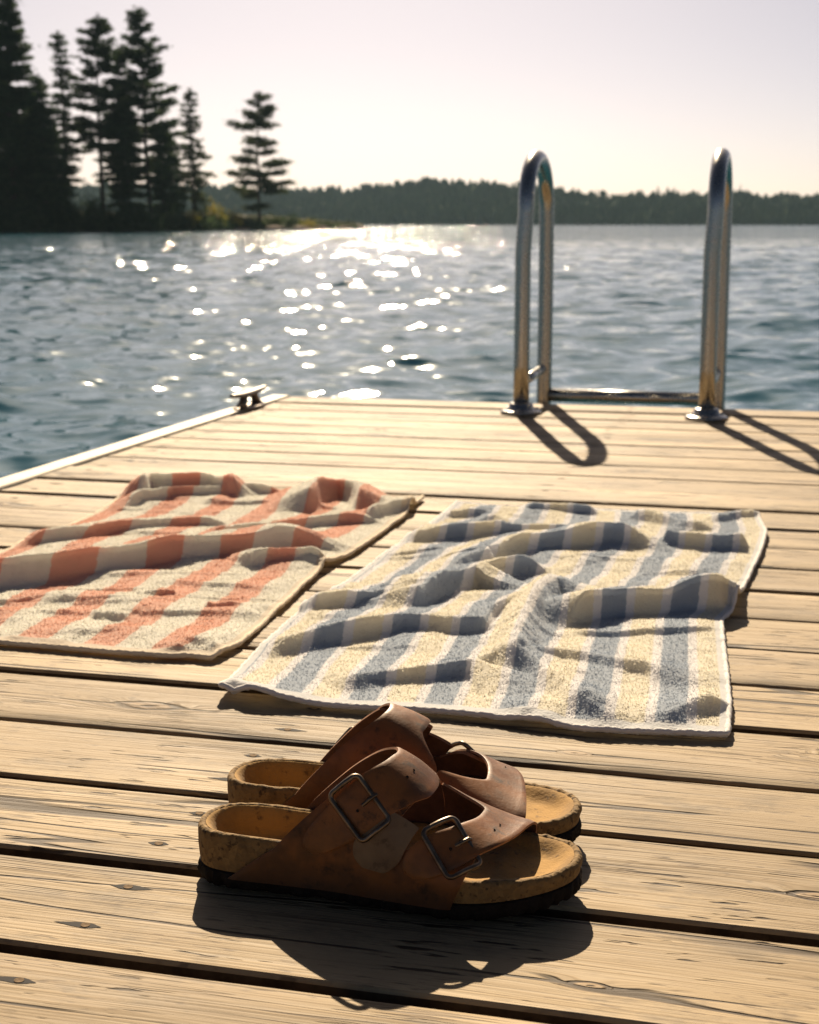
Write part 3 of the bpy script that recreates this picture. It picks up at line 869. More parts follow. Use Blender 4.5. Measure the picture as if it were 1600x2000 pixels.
# ------------------------------------------------------------------ swim ladder
def build_ladder():
    root = empty('swim_ladder', (0, 0, 0), DOCK_A)
    tag(root, 'stainless steel swim ladder with two looped handrails at the dock end', 'ladder')
    L0, R0 = to_dock(pix(1020, 806)), to_dock(pix(1378, 821))
    yn = (L0[1] + R0[1]) / 2 + 0.005
    r = 0.0200
    yf = FAR_Y + 0.075
    xr = (L0[0], R0[0])
    for x in xr:
        ztop, zb = 0.632, 0.50
        ym, hw = (yn + yf) / 2, (yf - yn) / 2
        a = np.linspace(math.pi, 0, 22)
        arc = [(x + 0.006, ym + hw * math.cos(t), zb + (ztop - zb) * math.sin(t) ** 0.9) for t in a]
        near = [(x, yn, z) for z in (0.0, 0.12, 0.26, 0.40)]
        far = [(x + 0.006, yf + 0.006 * math.sin(max(0, z) * 6), z) for z in (0.40, 0.26, 0.10, -0.05, -0.4, -0.95)]
        V, F = tube(near + arc + far, r, 18)
        make('handrail', V, F, M_STEEL, root)
        fl = MB().add(lathe([(0.052, 0.001), (0.052, 0.006), (0.047, 0.009), (0.033, 0.011), (0.030, 0.024), (0.027, 0.027)], 28, (x, yn, 0)))
        f = fl.build('flange', M_STEEL, root)
        for q in range(3):
            t = q * 2.094 + 0.6
            bz = lathe([(0.006, 0.008), (0.0075, 0.0105), (0.005, 0.0135)], 10, (x + 0.042 * math.cos(t), yn + 0.042 * math.sin(t), 0))
            MB().add(bz).build('bolt', M_STEEL, f)
        V, F = tube([(x, yn + r * 0.8, 0.078), (x + 0.003, yf - r * 0.8, 0.086)], 0.0125, 14)
        make('brace', V, F, M_STEEL, root)
    for z in (0.016, -0.30, -0.60):
        V, F = tube([(xr[0] + 0.02, yf, z), (xr[1] - 0.01, yf, z)], 0.018, 14)
        make('rung', V, F, M_STEEL, root)
build_ladder()

# ------------------------------------------------------------------ cleat on the dock corner
def build_cleat():
    k = 1.25
    c = to_dock(pix(481, 797))
    root = empty('mooring_cleat', tuple(to_world((LEFT_X + 0.030, c[1], 0.003))), DOCK_A)
    root.scale = (k, k, 0.82)
    tag(root, 'small weathered metal mooring cleat on the left edge of the dock', 'cleat')
    mb = MB()
    n = 15
    s = np.linspace(-1, 1, n)
    mb.add(tube(np.stack([0 * s, s * 0.098, 0.043 + 0.007 * s**2], -1), 0.0095 * (1 - 0.45 * np.abs(s) ** 2.5), 12))
    mb.build('horn_bar', M_GALV, root)
    for q in (-1, 1):
        V, F = tube([(0, q * 0.044, 0.006), (0, q * 0.038, 0.018), (0, q * 0.030, 0.032), (0, q * 0.027, 0.044)], [0.013, 0.0095, 0.0085, 0.009], 12)
        make('leg', V, F, M_GALV, root)
    MB().add(lathe([(0.030, 0.001), (0.030, 0.005), (0.026, 0.0075)], 24)).build('base_plate', M_GALV, root).scale = (0.8, 2.3, 1)
build_cleat()

# ------------------------------------------------------------------ towels
def resample(P, n):
    P = np.asarray(P, float); d = np.r_[0, np.cumsum(np.linalg.norm(np.diff(P[:, :2], axis=0), axis=1))]; d /= d[-1]
    t = np.linspace(0, 1, n)
    out = np.stack([np.interp(t, d, P[:, k]) for k in range(P.shape[1])], -1)
    for _ in range(max(1, n // 60)):
        out[1:-1] = 0.25 * out[:-2] + 0.5 * out[1:-1] + 0.25 * out[2:]
    return out

def build_towel(name, label, mat, hem_mat, near, right, far, left, ridges, seed, amp, nu=290, nv=400, pile_n=110000):
    e = [np.array([pix(*p, 0.004)[:2] for p in E]) for E in (near, right, far, left)]
    B, Rr, T, Lf = resample(e[0], nu), resample(e[1], nv), resample(e[2], nu), resample(e[3], nv)
    def coons(u, v):
        """u, v arrays in 0..1 -> world xy"""
        def at(E, t):
            x = np.linspace(0, 1, len(E)); return np.stack([np.interp(t, x, E[:, 0]), np.interp(t, x, E[:, 1])], -1)
        b, t, l, r = at(B, u), at(T, u), at(Lf, v), at(Rr, v)
        u_, v_ = u[..., None], v[..., None]
        return (1-v_)*b + v_*t + (1-u_)*l + u_*r - ((1-u_)*(1-v_)*B[0] + u_*(1-v_)*B[-1] + (1-u_)*v_*T[0] + u_*v_*T[-1])
    segs = []
    for crest, A, wn, wf, *ends in ridges:
        if not A: continue
        A *= amp
        if not ends: wn *= 0.55; ends = (0.16, 0.16)
        segs.append((resample(np.array([pix(*p, A)[:2] for p in crest]), 24), A, wn, wf, ends[0], ends[1]))
    rr = np.random.RandomState(seed * 5)
    allp = np.concatenate([B, T, Lf, Rr]); lo, hi = allp.min(0), allp.max(0)
    for _ in range(16):
        c = lo + (hi - lo) * rr.uniform(0.12, 0.88, 2); L = rr.uniform(0.06, 0.16); a = rr.normal(0.15, 0.3)
        t = np.linspace(-L, L, 12)
        P = np.stack([c[0] + t * math.cos(a), c[1] + t * math.sin(a) + rr.uniform(-1, 1) * 1.2 * t ** 2 + 0.004 * np.sin(t * 60 + a * 9)], -1)
        segs.append((P, rr.uniform(0.003, 0.0065), rr.uniform(0.005, 0.009), rr.uniform(0.02, 0.045), 0.3, 0.3))
    def height(X, Y):
        h = np.zeros_like(X)
        ww = 0.018 * (fbm(X * 14 + seed, Y * 14, 0, 2) - 0.5)
        for P, A, wn, wf, e0, e1 in segs:
            lo_, hi_ = P.min(0) - 0.16, P.max(0) + 0.16
            ok = (X > lo_[0]) & (X < hi_[0]) & (Y > lo_[1]) & (Y < hi_[1])
            if not ok.any(): continue
            Xa, Ya, X, Y, wwa, ww = X, Y, X[ok], Y[ok], ww, ww[ok]
            best = np.full(X.shape, 1e9); sg = np.zeros_like(X); tt = np.zeros_like(X)
            n = len(P)
            for i in range(n - 1):
                a, b = P[i], P[i+1]; d = b - a; L2 = d @ d
                t = np.clip(((X - a[0]) * d[0] + (Y - a[1]) * d[1]) / L2, 0, 1)
                dx, dy = X - a[0] - t * d[0], Y - a[1] - t * d[1]
                dist = np.hypot(dx, dy); m = dist < best
                best = np.where(m, dist, best)
                sg = np.where(m, d[0] * dy - d[1] * dx, sg); tt = np.where(m, (i + t) / (n - 1), tt)
            far_side = sg > 0
            w = np.where(far_side, wf, wn)
            dd = best + np.where(far_side, ww, -ww) * 0.5
            taper = (sstep(-0.01, e0, tt) if e0 else 1.0) * (sstep(1.01, 1 - e1, tt) if e1 else 1.0) * (0.8 + 0.4 * vnoise(tt * 5 + A * 700, A * 300))
            w = w * (0.75 + 0.6 * vnoise(X * 22 + A * 900, Y * 9))
            hh = A * taper * np.exp(-np.abs(dd / w) ** np.where(far_side, 1.4, 2.0))
            X, Y, ww = Xa, Ya, wwa
            hf = np.zeros_like(h); hf[ok] = hh; hh = hf
            h = np.maximum(h, hh) + 0.25 * np.minimum(h, hh)
        wx = 0.05 * fbm(X * 6, Y * 6, seed, 2)
        rg = 1 - np.abs(2 * fbm(X * 4.5 + Y * 1.5 + seed, (Y + wx) * 19, 3.3, 2) - 1)
        h += 0.0035 * (rg - 0.72).clip(0) / 0.28 * sstep(0.40, 0.62, vnoise(X * 7, Y * 9, seed + 5.5))
        h += 0.006 * np.abs(np.sin((Y + 0.12 * fbm(X * 3.5, Y * 3.5, seed, 2) + 0.18 * X) * 26)) ** 3 * sstep(0.35, 0.65, fbm(X * 4, Y * 5, seed + 9, 2))
        h += 0.0050 * (fbm(X * 9 + seed * 3, Y * 13, 0, 2) - 0.45).clip(0)
        h += 0.0026 * (fbm(X * 38 + seed, Y * 46, 1.5, 3) - 0.5) + 0.0014 * (vnoise(X * 110, Y * 150, seed) - 0.5)
        return h
    def damp(u, v):
        return 0.35 + 0.65 * sstep(0, 0.045, np.minimum(np.minimum(u, 1 - u), np.minimum(v, 1 - v)))
    uu, vv = np.meshgrid(np.linspace(0, 1, nu), np.linspace(0, 1, nv))
    XY = coons(uu, vv); X, Y = XY[..., 0], XY[..., 1]
    H = height(X, Y)
    H = np.where(H < 0.012, H * damp(uu, vv), H - 0.012 * (1 - damp(uu, vv)))
    Zt = 0.0078 + np.maximum(H, -0.003)
    top = np.stack([X, Y, Zt], -1).reshape(-1, 3); bot = top - np.array([0, 0, 0.0055])
    bot[:, 2] = np.maximum(bot[:, 2], 0.0022)
    n = nu * nv
    F = [grid_faces(nu, nv), grid_faces(nu, nv, base=n)[:, ::-1]]
    idx = np.arange(n).reshape(nv, nu)
    for row, fl in ((idx[0], 0), (idx[:, -1], 0), (idx[-1][::-1], 0), (idx[:, 0][::-1], 0)):
        F.append(np.stack([row[:-1], row[:-1] + n, row[1:] + n, row[1:]], -1))
    uv = np.stack([uu.ravel(), vv.ravel()], -1); uv = np.concatenate([uv, uv])
    root = empty(name, tuple(float(x) for x in (X.mean(), Y.mean(), 0)))
    c0 = np.array([X.mean(), Y.mean(), 0])
    tag(root, label, 'towel')
    make('cloth', np.concatenate([top, bot]) - c0, np.concatenate(F), mat, root, uv=uv)
    # rolled hem round the border
    loop = np.concatenate([top.reshape(nv, nu, 3)[0, :-1:2], top.reshape(nv, nu, 3)[:-1:2, -1], top.reshape(nv, nu, 3)[-1, :0:-2], top.reshape(nv, nu, 3)[:0:-2, 0]])
    loop = loop - c0 + np.array([0, 0, -0.0022])
    sm = loop.copy()
    for _ in range(2): sm = 0.25 * np.roll(sm, 1, 0) + 0.5 * sm + 0.25 * np.roll(sm, -1, 0)
    q = np.arange(len(sm))
    V, Fh = tube(sm, 0.0030 + 0.0004 * np.sin(q * 0.9) + 0.0006 * np.sin(q * 2.3), 8, closed=True)
    V[:, 2] = np.maximum(V[:, 2], 0.0012)
    make('hem', V, Fh, hem_mat, root)
    # terry pile: thousands of short loops standing on the cloth
    rng = np.random.RandomState(seed)
    m = pile_n
    u, v = rng.rand(m) * 0.966 + 0.017, rng.rand(m) * 0.972 + 0.014
    xy = coons(u, v)
    fi, fj = u * (nu - 1), v * (nv - 1)
    i0, j0 = fi.astype(int).clip(0, nu-2), fj.astype(int).clip(0, nv-2); a, b = fi - i0, fj - j0
    z = Zt[j0, i0]*(1-a)*(1-b) + Zt[j0, i0+1]*a*(1-b) + Zt[j0+1, i0]*(1-a)*b + Zt[j0+1, i0+1]*a*b
    p0 = np.stack([xy[:, 0], xy[:, 1], z - 0.0005], -1) - c0
    gx = (Zt[j0, i0+1] - Zt[j0, i0]) / (np.hypot(X[j0, i0+1]-X[j0, i0], Y[j0, i0+1]-Y[j0, i0]) + 1e-6)
    gy = (Zt[j0+1, i0] - Zt[j0, i0]) / (np.hypot(X[j0+1, i0]-X[j0, i0], Y[j0+1, i0]-Y[j0, i0]) + 1e-6)
    nrm = np.stack([-gx, -gy, np.ones(m)], -1); nrm /= np.linalg.norm(nrm, axis=1)[:, None]
    d = nrm + rng.normal(0, 0.75, (m, 3)); d /= np.linalg.norm(d, axis=1)[:, None]
    az = rng.uniform(0, 6.283, m); s = np.stack([np.cos(az), np.sin(az), 0*az], -1)
    hgt = rng.uniform(0.0009, 0.0021, (m, 1)); wd = 0.0005
    mid = p0 + d * hgt; tip = mid + (s * 0.0011) - np.array([0, 0, 0.0006])
    V = np.stack([p0 - s * wd, p0 + s * wd, mid + s * wd, mid - s * wd + np.array([0, 0, 0.0003]), tip], 1).reshape(-1, 3)
    k = np.arange(m)[:, None] * 5
    Fp = np.concatenate([k + np.array([[0, 1, 2]]), k + np.array([[0, 2, 3]]), k + np.array([[3, 2, 4]])])
    pile = make('pile', V, Fp, mat, root, uv=np.repeat(np.stack([u, v], -1), 5, 0))
    pile['kind'] = 'stuff'
    return root

def zb(pts): return [(400 + x * 0.75, 900 + y * 0.75) for x, y in pts]
def za(pts): return [(420 + x * 0.3625, 960 + y * 0.3625) for x, y in pts]
def zc(pts): return [(920 + x * 0.375, 960 + y * 0.375) for x, y in pts]
def zo(pts): return [(x / 1.8605, 900 + y / 1.8605) for x, y in pts]
build_towel('beach_towel', 'blue and pale yellow striped terry towel with a white hem, spread behind the sandals', M_BLUE, M_HEM_W,
    [(430, 1357), (550, 1372), (700, 1384), (850, 1391), (940, 1399), (1000, 1407), (1075, 1415), (1150, 1428), (1300, 1433), (1421, 1437)],
    [(1421, 1437), (1424, 1380), (1418, 1310), (1410, 1240), (1408, 1212), (1436, 1192), (1452, 1150), (1476, 1100), (1486, 1078), (1496, 1040), (1478, 1008)],
    [(892, 984), (960, 992), (1060, 995), (1150, 998), (1250, 1002), (1350, 1005), (1440, 1008), (1478, 1008)],
    [(430, 1357), (490, 1290), (560, 1224), (625, 1180), (700, 1124), (770, 1074), (830, 1036), (870, 1004), (892, 984)],
    [(za([(1200, 135), (1390, 124), (1500, 128), (1600, 145)]) + zc([(60, 132), (140, 150), (240, 185), (330, 196)]), 0.012, 0.010, 0.04, 0.1, 0.2),
     (za([(1050, 245), (1200, 218), (1400, 215), (1600, 214)]) + zc([(60, 206), (330, 206), (560, 214), (740, 208)]), 0.021, 0.009, 0.05, 0.05, 0.1),
     (za([(1150, 480), (1260, 430), (1380, 372), (1500, 335)]) + zc([(0, 352), (130, 302), (300, 256), (520, 226), (720, 204), (860, 210), (1000, 232)]), 0.032, 0.010, 0.055, 0.2, 0.12),
     (za([(1010, 610), (1090, 560), (1180, 520), (1340, 460), (1500, 415)]) + zc([(0, 436), (100, 405), (250, 378), (360, 376), (430, 392)]), 0.028, 0.010, 0.055, 0.1, 0.12),
     (za([(480, 640), (620, 602), (720, 585), (900, 570), (1010, 563), (1100, 535), (1160, 520)]), 0.020, 0.010, 0.05, 0.15, 0.06),
     (za([(250, 840), (400, 802), (500, 772), (700, 745), (900, 718), (1000, 700), (1160, 695), (1300, 718), (1400, 728), (1500, 692)]) + zc([(60, 672), (130, 640), (220, 605), (290, 570)]), 0.022, 0.010, 0.05, 0.1, 0.05),
     (zc([(215, 880), (235, 780), (280, 650), (330, 545), (400, 470), (440, 455), (520, 478), (620, 512), (760, 540)]), 0.034, 0.020, 0.035, 0.18, 0.25),
     (zc([(470, 610), (600, 572), (760, 540), (900, 524), (1100, 510), (1290, 502)]), 0.038, 0.006, 0.07, 0.22, 0.0),
     (za([(640, 1040), (780, 1012), (950, 1000), (1220, 978), (1440, 955)]) + zc([(0, 940), (80, 900), (200, 868)]), 0.014, 0.010, 0.045, 0.12, 0.05),
     (zc([(190, 865), (300, 900), (420, 980), (520, 1040), (660, 1140), (780, 1195)]), 0.017, 0.013, 0.035, 0.05, 0.1),
     (zc([(230, 885), (400, 865), (560, 863), (700, 884), (800, 920), (960, 950), (1140, 1040)]), 0.013, 0.010, 0.04, 0.05, 0.3),
     (zc([(940, 1220), (1100, 1152), (1200, 1127), (1320, 1108)]), 0.014, 0.010, 0.035, 0.35, 0.0),
     (zc([(180, 1160), (320, 1136), (460, 1185)]), 0.012, 0.016, 0.03, 0.3, 0.3),
     (za([(20, 1030), (100, 1010), (200, 1035), (300, 1065), (440, 1115)]), 0.021, 0.012, 0.03, 0.0, 0.25),
     (zc([(270, 108), (420, 94), (560, 100), (690, 102)]), 0.014, 0.010, 0.035, 0.15, 0.2),
     (zc([(820, 106), (960, 138), (1110, 172), (1260, 195)]), 0.019, 0.011, 0.04, 0.15, 0.15),
     (zc([(1220, 152), (1380, 128), (1490, 118)]), 0.013, 0.011, 0.03, 0.3, 0.0),
     (zc([(1000, 238), (1160, 255), (1330, 262), (1450, 262)]), 0.021, 0.009, 0.05, 0.06, 0.1),
     (zc([(1080, 560), (1200, 700)]), 0.0, 0.010, 0.04, 0.1, 0.1),
     ], 3, 0.88)
build_towel('beach_towel', 'coral and cream striped terry towel, left of the blue one', M_ORANGE, M_HEM_C,
    [(-330, 1222), (-150, 1240), (0, 1257), (130, 1268), (250, 1279), (330, 1284), (380, 1284), (412, 1289)],
    [(412, 1289), (470, 1262), (540, 1196), (590, 1148), (632, 1108), (690, 1080), (745, 1042), (785, 1012), (802, 994), (827, 972)],
    [(268, 956), (320, 952), (400, 954), (470, 958), (600, 960), (690, 960), (760, 972), (827, 972)],
    [(-330, 1222), (-180, 1152), (0, 1086), (60, 1058), (130, 1034), (200, 1000), (245, 970), (268, 956)],
    [(zo([(490, 100), (545, 70), (620, 74), (700, 64), (760, 62), (830, 76), (880, 98)]), 0.048, 0.014, 0.035),
     (zo([(430, 158), (520, 127), (640, 113), (780, 109), (900, 112), (1060, 122)]), 0.026, 0.010, 0.03),
     (zo([(1105, 140), (1150, 100), (1230, 78), (1290, 92), (1335, 138)]), 0.050, 0.022, 0.045),
     (zo([(40, 306), (160, 277), (280, 265), (400, 242), (500, 235), (620, 220), (740, 212), (870, 218)]), 0.024, 0.014, 0.05),
     (zo([(700, 290), (850, 262), (1000, 240), (1120, 215), (1250, 205), (1400, 205)]), 0.026, 0.013, 0.05),
     (zo([(-260, 436), (0, 396), (150, 380), (300, 360), (400, 336), (550, 320), (720, 295), (880, 285), (1000, 270), (1150, 261), (1270, 268)]), 0.046, 0.013, 0.07),
     (zo([(880, 366), (980, 350), (1080, 345), (1210, 346)]), 0.026, 0.014, 0.05),
     (zo([(1330, 200), (1420, 160), (1480, 147), (1535, 122)]), 0.030, 0.014, 0.03),
     (zo([(1180, 380), (1230, 355), (1290, 350)]), 0.016, 0.012, 0.03),
     (zo([(480, 508), (560, 505), (660, 502)]), 0.010, 0.010, 0.03),
     (zo([(330, 580), (400, 575), (440, 585)]), 0.009, 0.010, 0.03),
     (zo([(740, 555), (830, 548), (880, 552)]), 0.009, 0.010, 0.03),
     (zo([(610, 690), (690, 662), (760, 668), (810, 704)]), 0.015, 0.018, 0.03),
     (zo([(0, 650), (120, 655), (260, 672)]), 0.008, 0.012, 0.03),
     ], 8, 0.70)

# ------------------------------------------------------------------ sandals
SL = float(np.linalg.norm(pix(1132, 1768) - pix(398, 1697)))
_OUT = [(0.0, 0.0), (0.012, -0.055), (0.05, -0.097), (0.12, -0.117), (0.25, -0.122), (0.4, -0.130), (0.55, -0.152), (0.68, -0.168), (0.78, -0.166), (0.87, -0.147), (0.94, -0.108), (0.985, -0.052),
        (1.0, 0.01), (0.99, 0.068), (0.96, 0.112), (0.9, 0.148), (0.82, 0.166), (0.72, 0.163), (0.6, 0.141), (0.48, 0.116), (0.36, 0.106), (0.25, 0.108), (0.13, 0.112), (0.05, 0.094), (0.012, 0.053)]
def catmull(P, per=8):
    P = np.asarray(P, float); n = len(P); out = []
    for i in range(n):
        a, b, c, d = P[i-1], P[i], P[(i+1) % n], P[(i+2) % n]
        for t in np.linspace(0, 1, per, endpoint=False):
            out.append(0.5 * ((2*b) + (c-a)*t + (2*a-5*b+4*c-d)*t*t + (3*b-a-3*c+d)*t**3))
    return np.array(out)
OUTL = catmull(_OUT) * SL * np.array([1.0, 1.05])
OUTN = np.roll(OUTL, -1, 0) - np.roll(OUTL, 1, 0)
OUTN = np.stack([-OUTN[:, 1], OUTN[:, 0]], -1); OUTN /= np.linalg.norm(OUTN, axis=1)[:, None]     # inward normals
_half = 12 * 8
def edge_outer(x): return np.interp(x, OUTL[:_half + 1, 0], OUTL[:_half + 1, 1])
def edge_inner(x):
    q = OUTL[_half:][::-1]; return np.interp(x, q[:, 0], q[:, 1])
def z_bot(x): return 0.0085 * sstep(0.70, 1.02, x / SL) + 0.001
def z_rim(x): return np.interp(x / SL, [0, 0.12, 0.25, 0.45, 0.62, 0.75, 0.9, 1.0], [0.042, 0.042, 0.041, 0.038, 0.033, 0.030, 0.032, 0.034])
def z_low(x): return z_bot(x) + 0.0125

def last_point(x, s):
    """Leather surface: s = 0 outer sole edge, 0.5 over the instep, 1 inner sole edge."""
    x = np.asarray(x, float); s = np.asarray(s, float)
    yo, yi = edge_outer(x) - 0.0015, edge_inner(x) + 0.0015
    yo, yi = yo - 0.0022, yi + 0.0022
    ym, hw = (yo + yi) / 2, (yi - yo) / 2
    z0 = z_bot(x) + 0.0095
    zw = z_rim(x) - 0.004
    zt = ZT(x / SL) * ZK[0]
    sw = 0.125
    ph = math.pi * np.clip((s - sw) / (1 - 2 * sw), 0, 1)
    c, si = np.cos(ph), np.sin(ph).clip(0)
    n = 2.1
    y = ym - hw * np.sign(c) * np.abs(c) ** (2 / n) + 0.004 * si
    zlow = z0 + (zw - z0) * np.clip(np.minimum(s, 1 - s) / sw, 0, 1)
    z = zlow + (zt - zw) * si ** (2 / n)
    return np.stack([x, y, z], -1)
ZT_X = [0.0, 0.30, 0.42, 0.52, 0.58, 0.63, 0.68, 0.74, 0.82, 0.95]
ZT_Z = [0.130, 0.123, 0.113, 0.103, 0.093, 0.079, 0.068, 0.060, 0.050, 0.044]
ZK = [1.0]
ZT = lambda q: smooth_curve(ZT_X, ZT_Z, 0.02)(q)

def sheet(xfun0, xfun1, s0, s1, ns, nx, thick, lift, seed, lump=0.0004):
    """Leather sheet between two edge curves x0(s), x1(s); closed slab with raw edges. Returns V, F, material index."""
    ss = np.linspace(s0, 1.0 if callable(s1) else s1, ns); tt = np.linspace(0, 1, nx)
    if callable(s1): ss = np.linspace(0, 1, ns)
    Sg, Tg = np.meshgrid(ss, tt, indexing='ij')
    if callable(s1): Sg = s0 + (s1(Tg) - s0) * Sg
    x0, x1 = xfun0(Sg), xfun1(Sg)
    Xg = x0 + (x1 - x0) * Tg
    P = last_point(Xg, Sg)
    e = 1e-3
    du = last_point(Xg + e, Sg) - last_point(Xg - e, Sg); dv = last_point(Xg, Sg + e) - last_point(Xg, Sg - e)
    N = np.cross(du, dv); N /= np.linalg.norm(N, axis=-1)[..., None] + 1e-12
    cen = np.stack([P[..., 0], 0.5 * (edge_outer(P[..., 0]) + edge_inner(P[..., 0])), np.full(P.shape[:2], 0.02)], -1)
    flip = np.sign(((P - cen) * N).sum(-1)); N *= np.where(flip == 0, 1, flip)[..., None]
    lf = lift(Sg) if callable(lift) else np.full_like(Sg, lift)
    lf = lf + lump * 2 * (vnoise(P[..., 0] * 45 + seed, P[..., 1] * 45, P[..., 2] * 45) - 0.5)
    rnd = np.minimum(np.minimum(Tg, 1 - Tg) * np.abs(x1 - x0), 0.0015) / 0.0015
    top = P + N * (lf - 0.0007 * (1 - rnd) ** 2)[..., None]
    bot = P + N * (lf - thick)[..., None]
    n = ns * nx
    V = np.concatenate([top.reshape(-1, 3), bot.reshape(-1, 3)])
    Ft = grid_faces(nx, ns); Fb = grid_faces(nx, ns, base=n)[:, ::-1]
    idx = np.arange(n).reshape(ns, nx)
    R = []
    for row in (idx[0], idx[:, -1], idx[-1][::-1], idx[:, 0][::-1]):
        R.append(np.stack([row[:-1], row[:-1] + n, row[1:] + n, row[1:]], -1))
    R = np.concatenate(R)
    F = np.concatenate([Ft, Fb, R])
    M = np.concatenate([np.zeros(len(Ft)), np.full(len(Fb), 2), np.ones(len(R))])
    return V, F, M

def smooth_curve(xs, ys, w=0.03):
    # piecewise-linear control values rounded off into a smooth curve
    g = np.linspace(-0.2, 1.2, 701); v = np.interp(g, xs, ys)
    v = v + np.where(g < xs[0], (g - xs[0]) * (ys[1] - ys[0]) / (xs[1] - xs[0]), 0) + np.where(g > xs[-1], (g - xs[-1]) * (ys[-1] - ys[-2]) / (xs[-1] - xs[-2]), 0)
    k = np.exp(-0.5 * (np.arange(-60, 61) * 0.002 / w) ** 2); k /= k.sum()
    v = np.convolve(np.pad(v, 60, mode='edge'), k, mode='valid')
    return lambda s: np.interp(np.asarray(s, float), g, v)
siP = smooth_curve([0, 0.125, 0.2, 0.3, 0.4, 0.5, 0.6, 0.7, 0.8, 0.875, 1.0], [0, 0.30, 0.52, 0.76, 0.94, 1.0, 0.94, 0.76, 0.52, 0.30, 0], 0.025)
BACK = lambda s: SL * (0.115 + (0.420 if ZK[0] == 1.0 else 0.355) * siP(s))

def round_end(s, s_end, span):
    """0 at the strap's free end growing to 1: gives a rounded tail."""
    t = np.clip((s - s_end) / span, 0, 1); return np.sqrt(np.clip(1 - (1 - t) ** 2, 0, 1)) * 0.88 + 0.12 * (t > 0) + 0.001

def build_sandal(label, loc, rz, mirror, seed):
    root = empty('sandal', loc, rz)
    tag(root, label, 'sandal', 'pair of brown leather sandals')
    my = -1.0 if mirror else 1.0
    ZK[0] = 0.93 if mirror else 1.0
    def fin(name, V, F, mats, parent, M=None, smooth=True, sharp=None):
        V = np.array(V, float); V[:, 1] *= my
        if isinstance(F, np.ndarray): F = F[:, ::-1] if mirror else F
        elif mirror: F = [tuple(f)[::-1] for f in F]
        o = make(name, V, F, mats, parent, smooth, fmat=M)
        o.data.set_sharp_from_angle(angle=math.radians(sharp or 50))
        return o
    n = len(OUTL)
    X = OUTL[:, 0]
    jag = 0.0016 * (vnoise(np.arange(n) * 0.9, seed, 1) - 0.5)
    def ring(inset, z): return np.stack([OUTL[:, 0] + OUTN[:, 0] * inset, OUTL[:, 1] + OUTN[:, 1] * inset, z], -1)
    # outsole with a ribbed edge
    rib = 0.0011 * np.sign(np.sin(np.arange(n) * math.pi / 2)) * (0.5 + vnoise(np.arange(n) * 0.3, seed + 3))
    rings = [ring(0.012, z_bot(X) + 0.0035), ring(0.003 + rib, z_bot(X)), ring(0.0010 + rib + jag, z_bot(X) + 0.002), ring(-0.0006 + rib * 0.7 + jag, z_bot(X) + 0.0065), ring(0.0002 + jag, z_low(X) - 0.001), ring(0.0035, z_low(X) + 0.0005)]
    V = np.concatenate(rings); F = [tuple(q) for q in grid_faces(n, len(rings), True)] + [tuple(range(n))[::-1]]
    fin('outsole', V, F, M_RUBBER, root)
    # cork midsole
    chip = 0.0009 * (vnoise(np.arange(n) * 0.55, seed + 9) - 0.5) + 0.0012 * sstep(0.72, 0.95, X / SL) * (vnoise(np.arange(n) * 1.7, seed + 5) - 0.5)
    zr = z_rim(X) + chip
    rings = [ring(0.0030, z_low(X) + 0.0002), ring(0.0008, z_low(X) + 0.0004), ring(0.0002, z_low(X) + 0.004), ring(-0.0004 + chip, (z_low(X) + zr) / 2), ring(-0.0004 + chip, zr - 0.0028), ring(0.0006 + chip, zr - 0.0009), ring(0.0022, zr), ring(0.0042, zr - 0.0003), ring(0.0060, zr - 0.0022)]
    V = np.concatenate(rings); F = grid_faces(n, len(rings), True)
    fin('midsole', V, F, M_CORK, root)
    # moulded footbed: heel cup, arch, toe bar
    base = ring(0.0052, zr - 0.0006)
    spx = np.clip(base[:, 0], 0.14 * SL, 0.84 * SL)
    spine = np.stack([spx, 0.5 * (edge_outer(spx) + edge_inner(spx)), base[:, 2]], -1)
    dep = np.interp(X / SL, [0, 0.15, 0.3, 0.45, 0.6, 0.75, 0.9, 1.0], [0.019, 0.019, 0.014, 0.008, 0.006, 0.0055, 0.0075, 0.0085])
    ks = np.array([0, 0.03, 0.07, 0.12, 0.18, 0.26, 0.36, 0.48, 0.62, 0.78, 0.9, 1.0])
    rings = []
    for k in ks:
        q = base + (spine - base) * k
        xx = q[:, 0]
        zz = np.interp(xx / SL, [0, 0.12, 0.25, 0.45, 0.62, 0.75, 0.9, 1.0], [0.042, 0.042, 0.041, 0.038, 0.033, 0.030, 0.032, 0.034]) - 0.0008
        dp = np.interp(xx / SL, [0, 0.15, 0.3, 0.45, 0.6, 0.75, 0.9, 1.0], [0.019, 0.019, 0.0145, 0.0085, 0.006, 0.0055, 0.0075, 0.0085])
        q[:, 2] = zz - dp * float(sstep(0.0, 0.42, k)) + 0.0022 * np.exp(-((xx / SL - 0.80) / 0.03) ** 2) * float(sstep(0.1, 0.5, k)) + 0.0008 * (vnoise(xx * 90, q[:, 1] * 90, seed) - 0.5) * min(1, k * 8)
        rings.append(q)
    V = np.concatenate(rings); F = grid_faces(n, len(rings), True)
    fin('footbed', V, F, M_SUEDE, root, sharp=80)
    mats = [M_LEATHER, M_RAW, M_LINING]; smats = [M_STRAP, M_RAW, M_LINING]
    # outer side panel: one piece along the sole with two lobes under the straps
    FRONT_O = lambda s: SL * (0.705 + 0.08 * siP(s))
    mid = 0.415
    sv = 0.215                                           # height of the valley between the lobes
    def valley(s): return np.sqrt(np.clip((s - sv) / (0.36 - sv), 0, 1))
    def panel_top(T):
        rear_lobe = sstep(0.52, 0.40, T); front_lobe = sstep(0.62, 0.74, T)
        return 0.190 + 0.185 * rear_lobe * (0.9 + 0.1 * sstep(0.0, 0.2, T)) + 0.150 * front_lobe
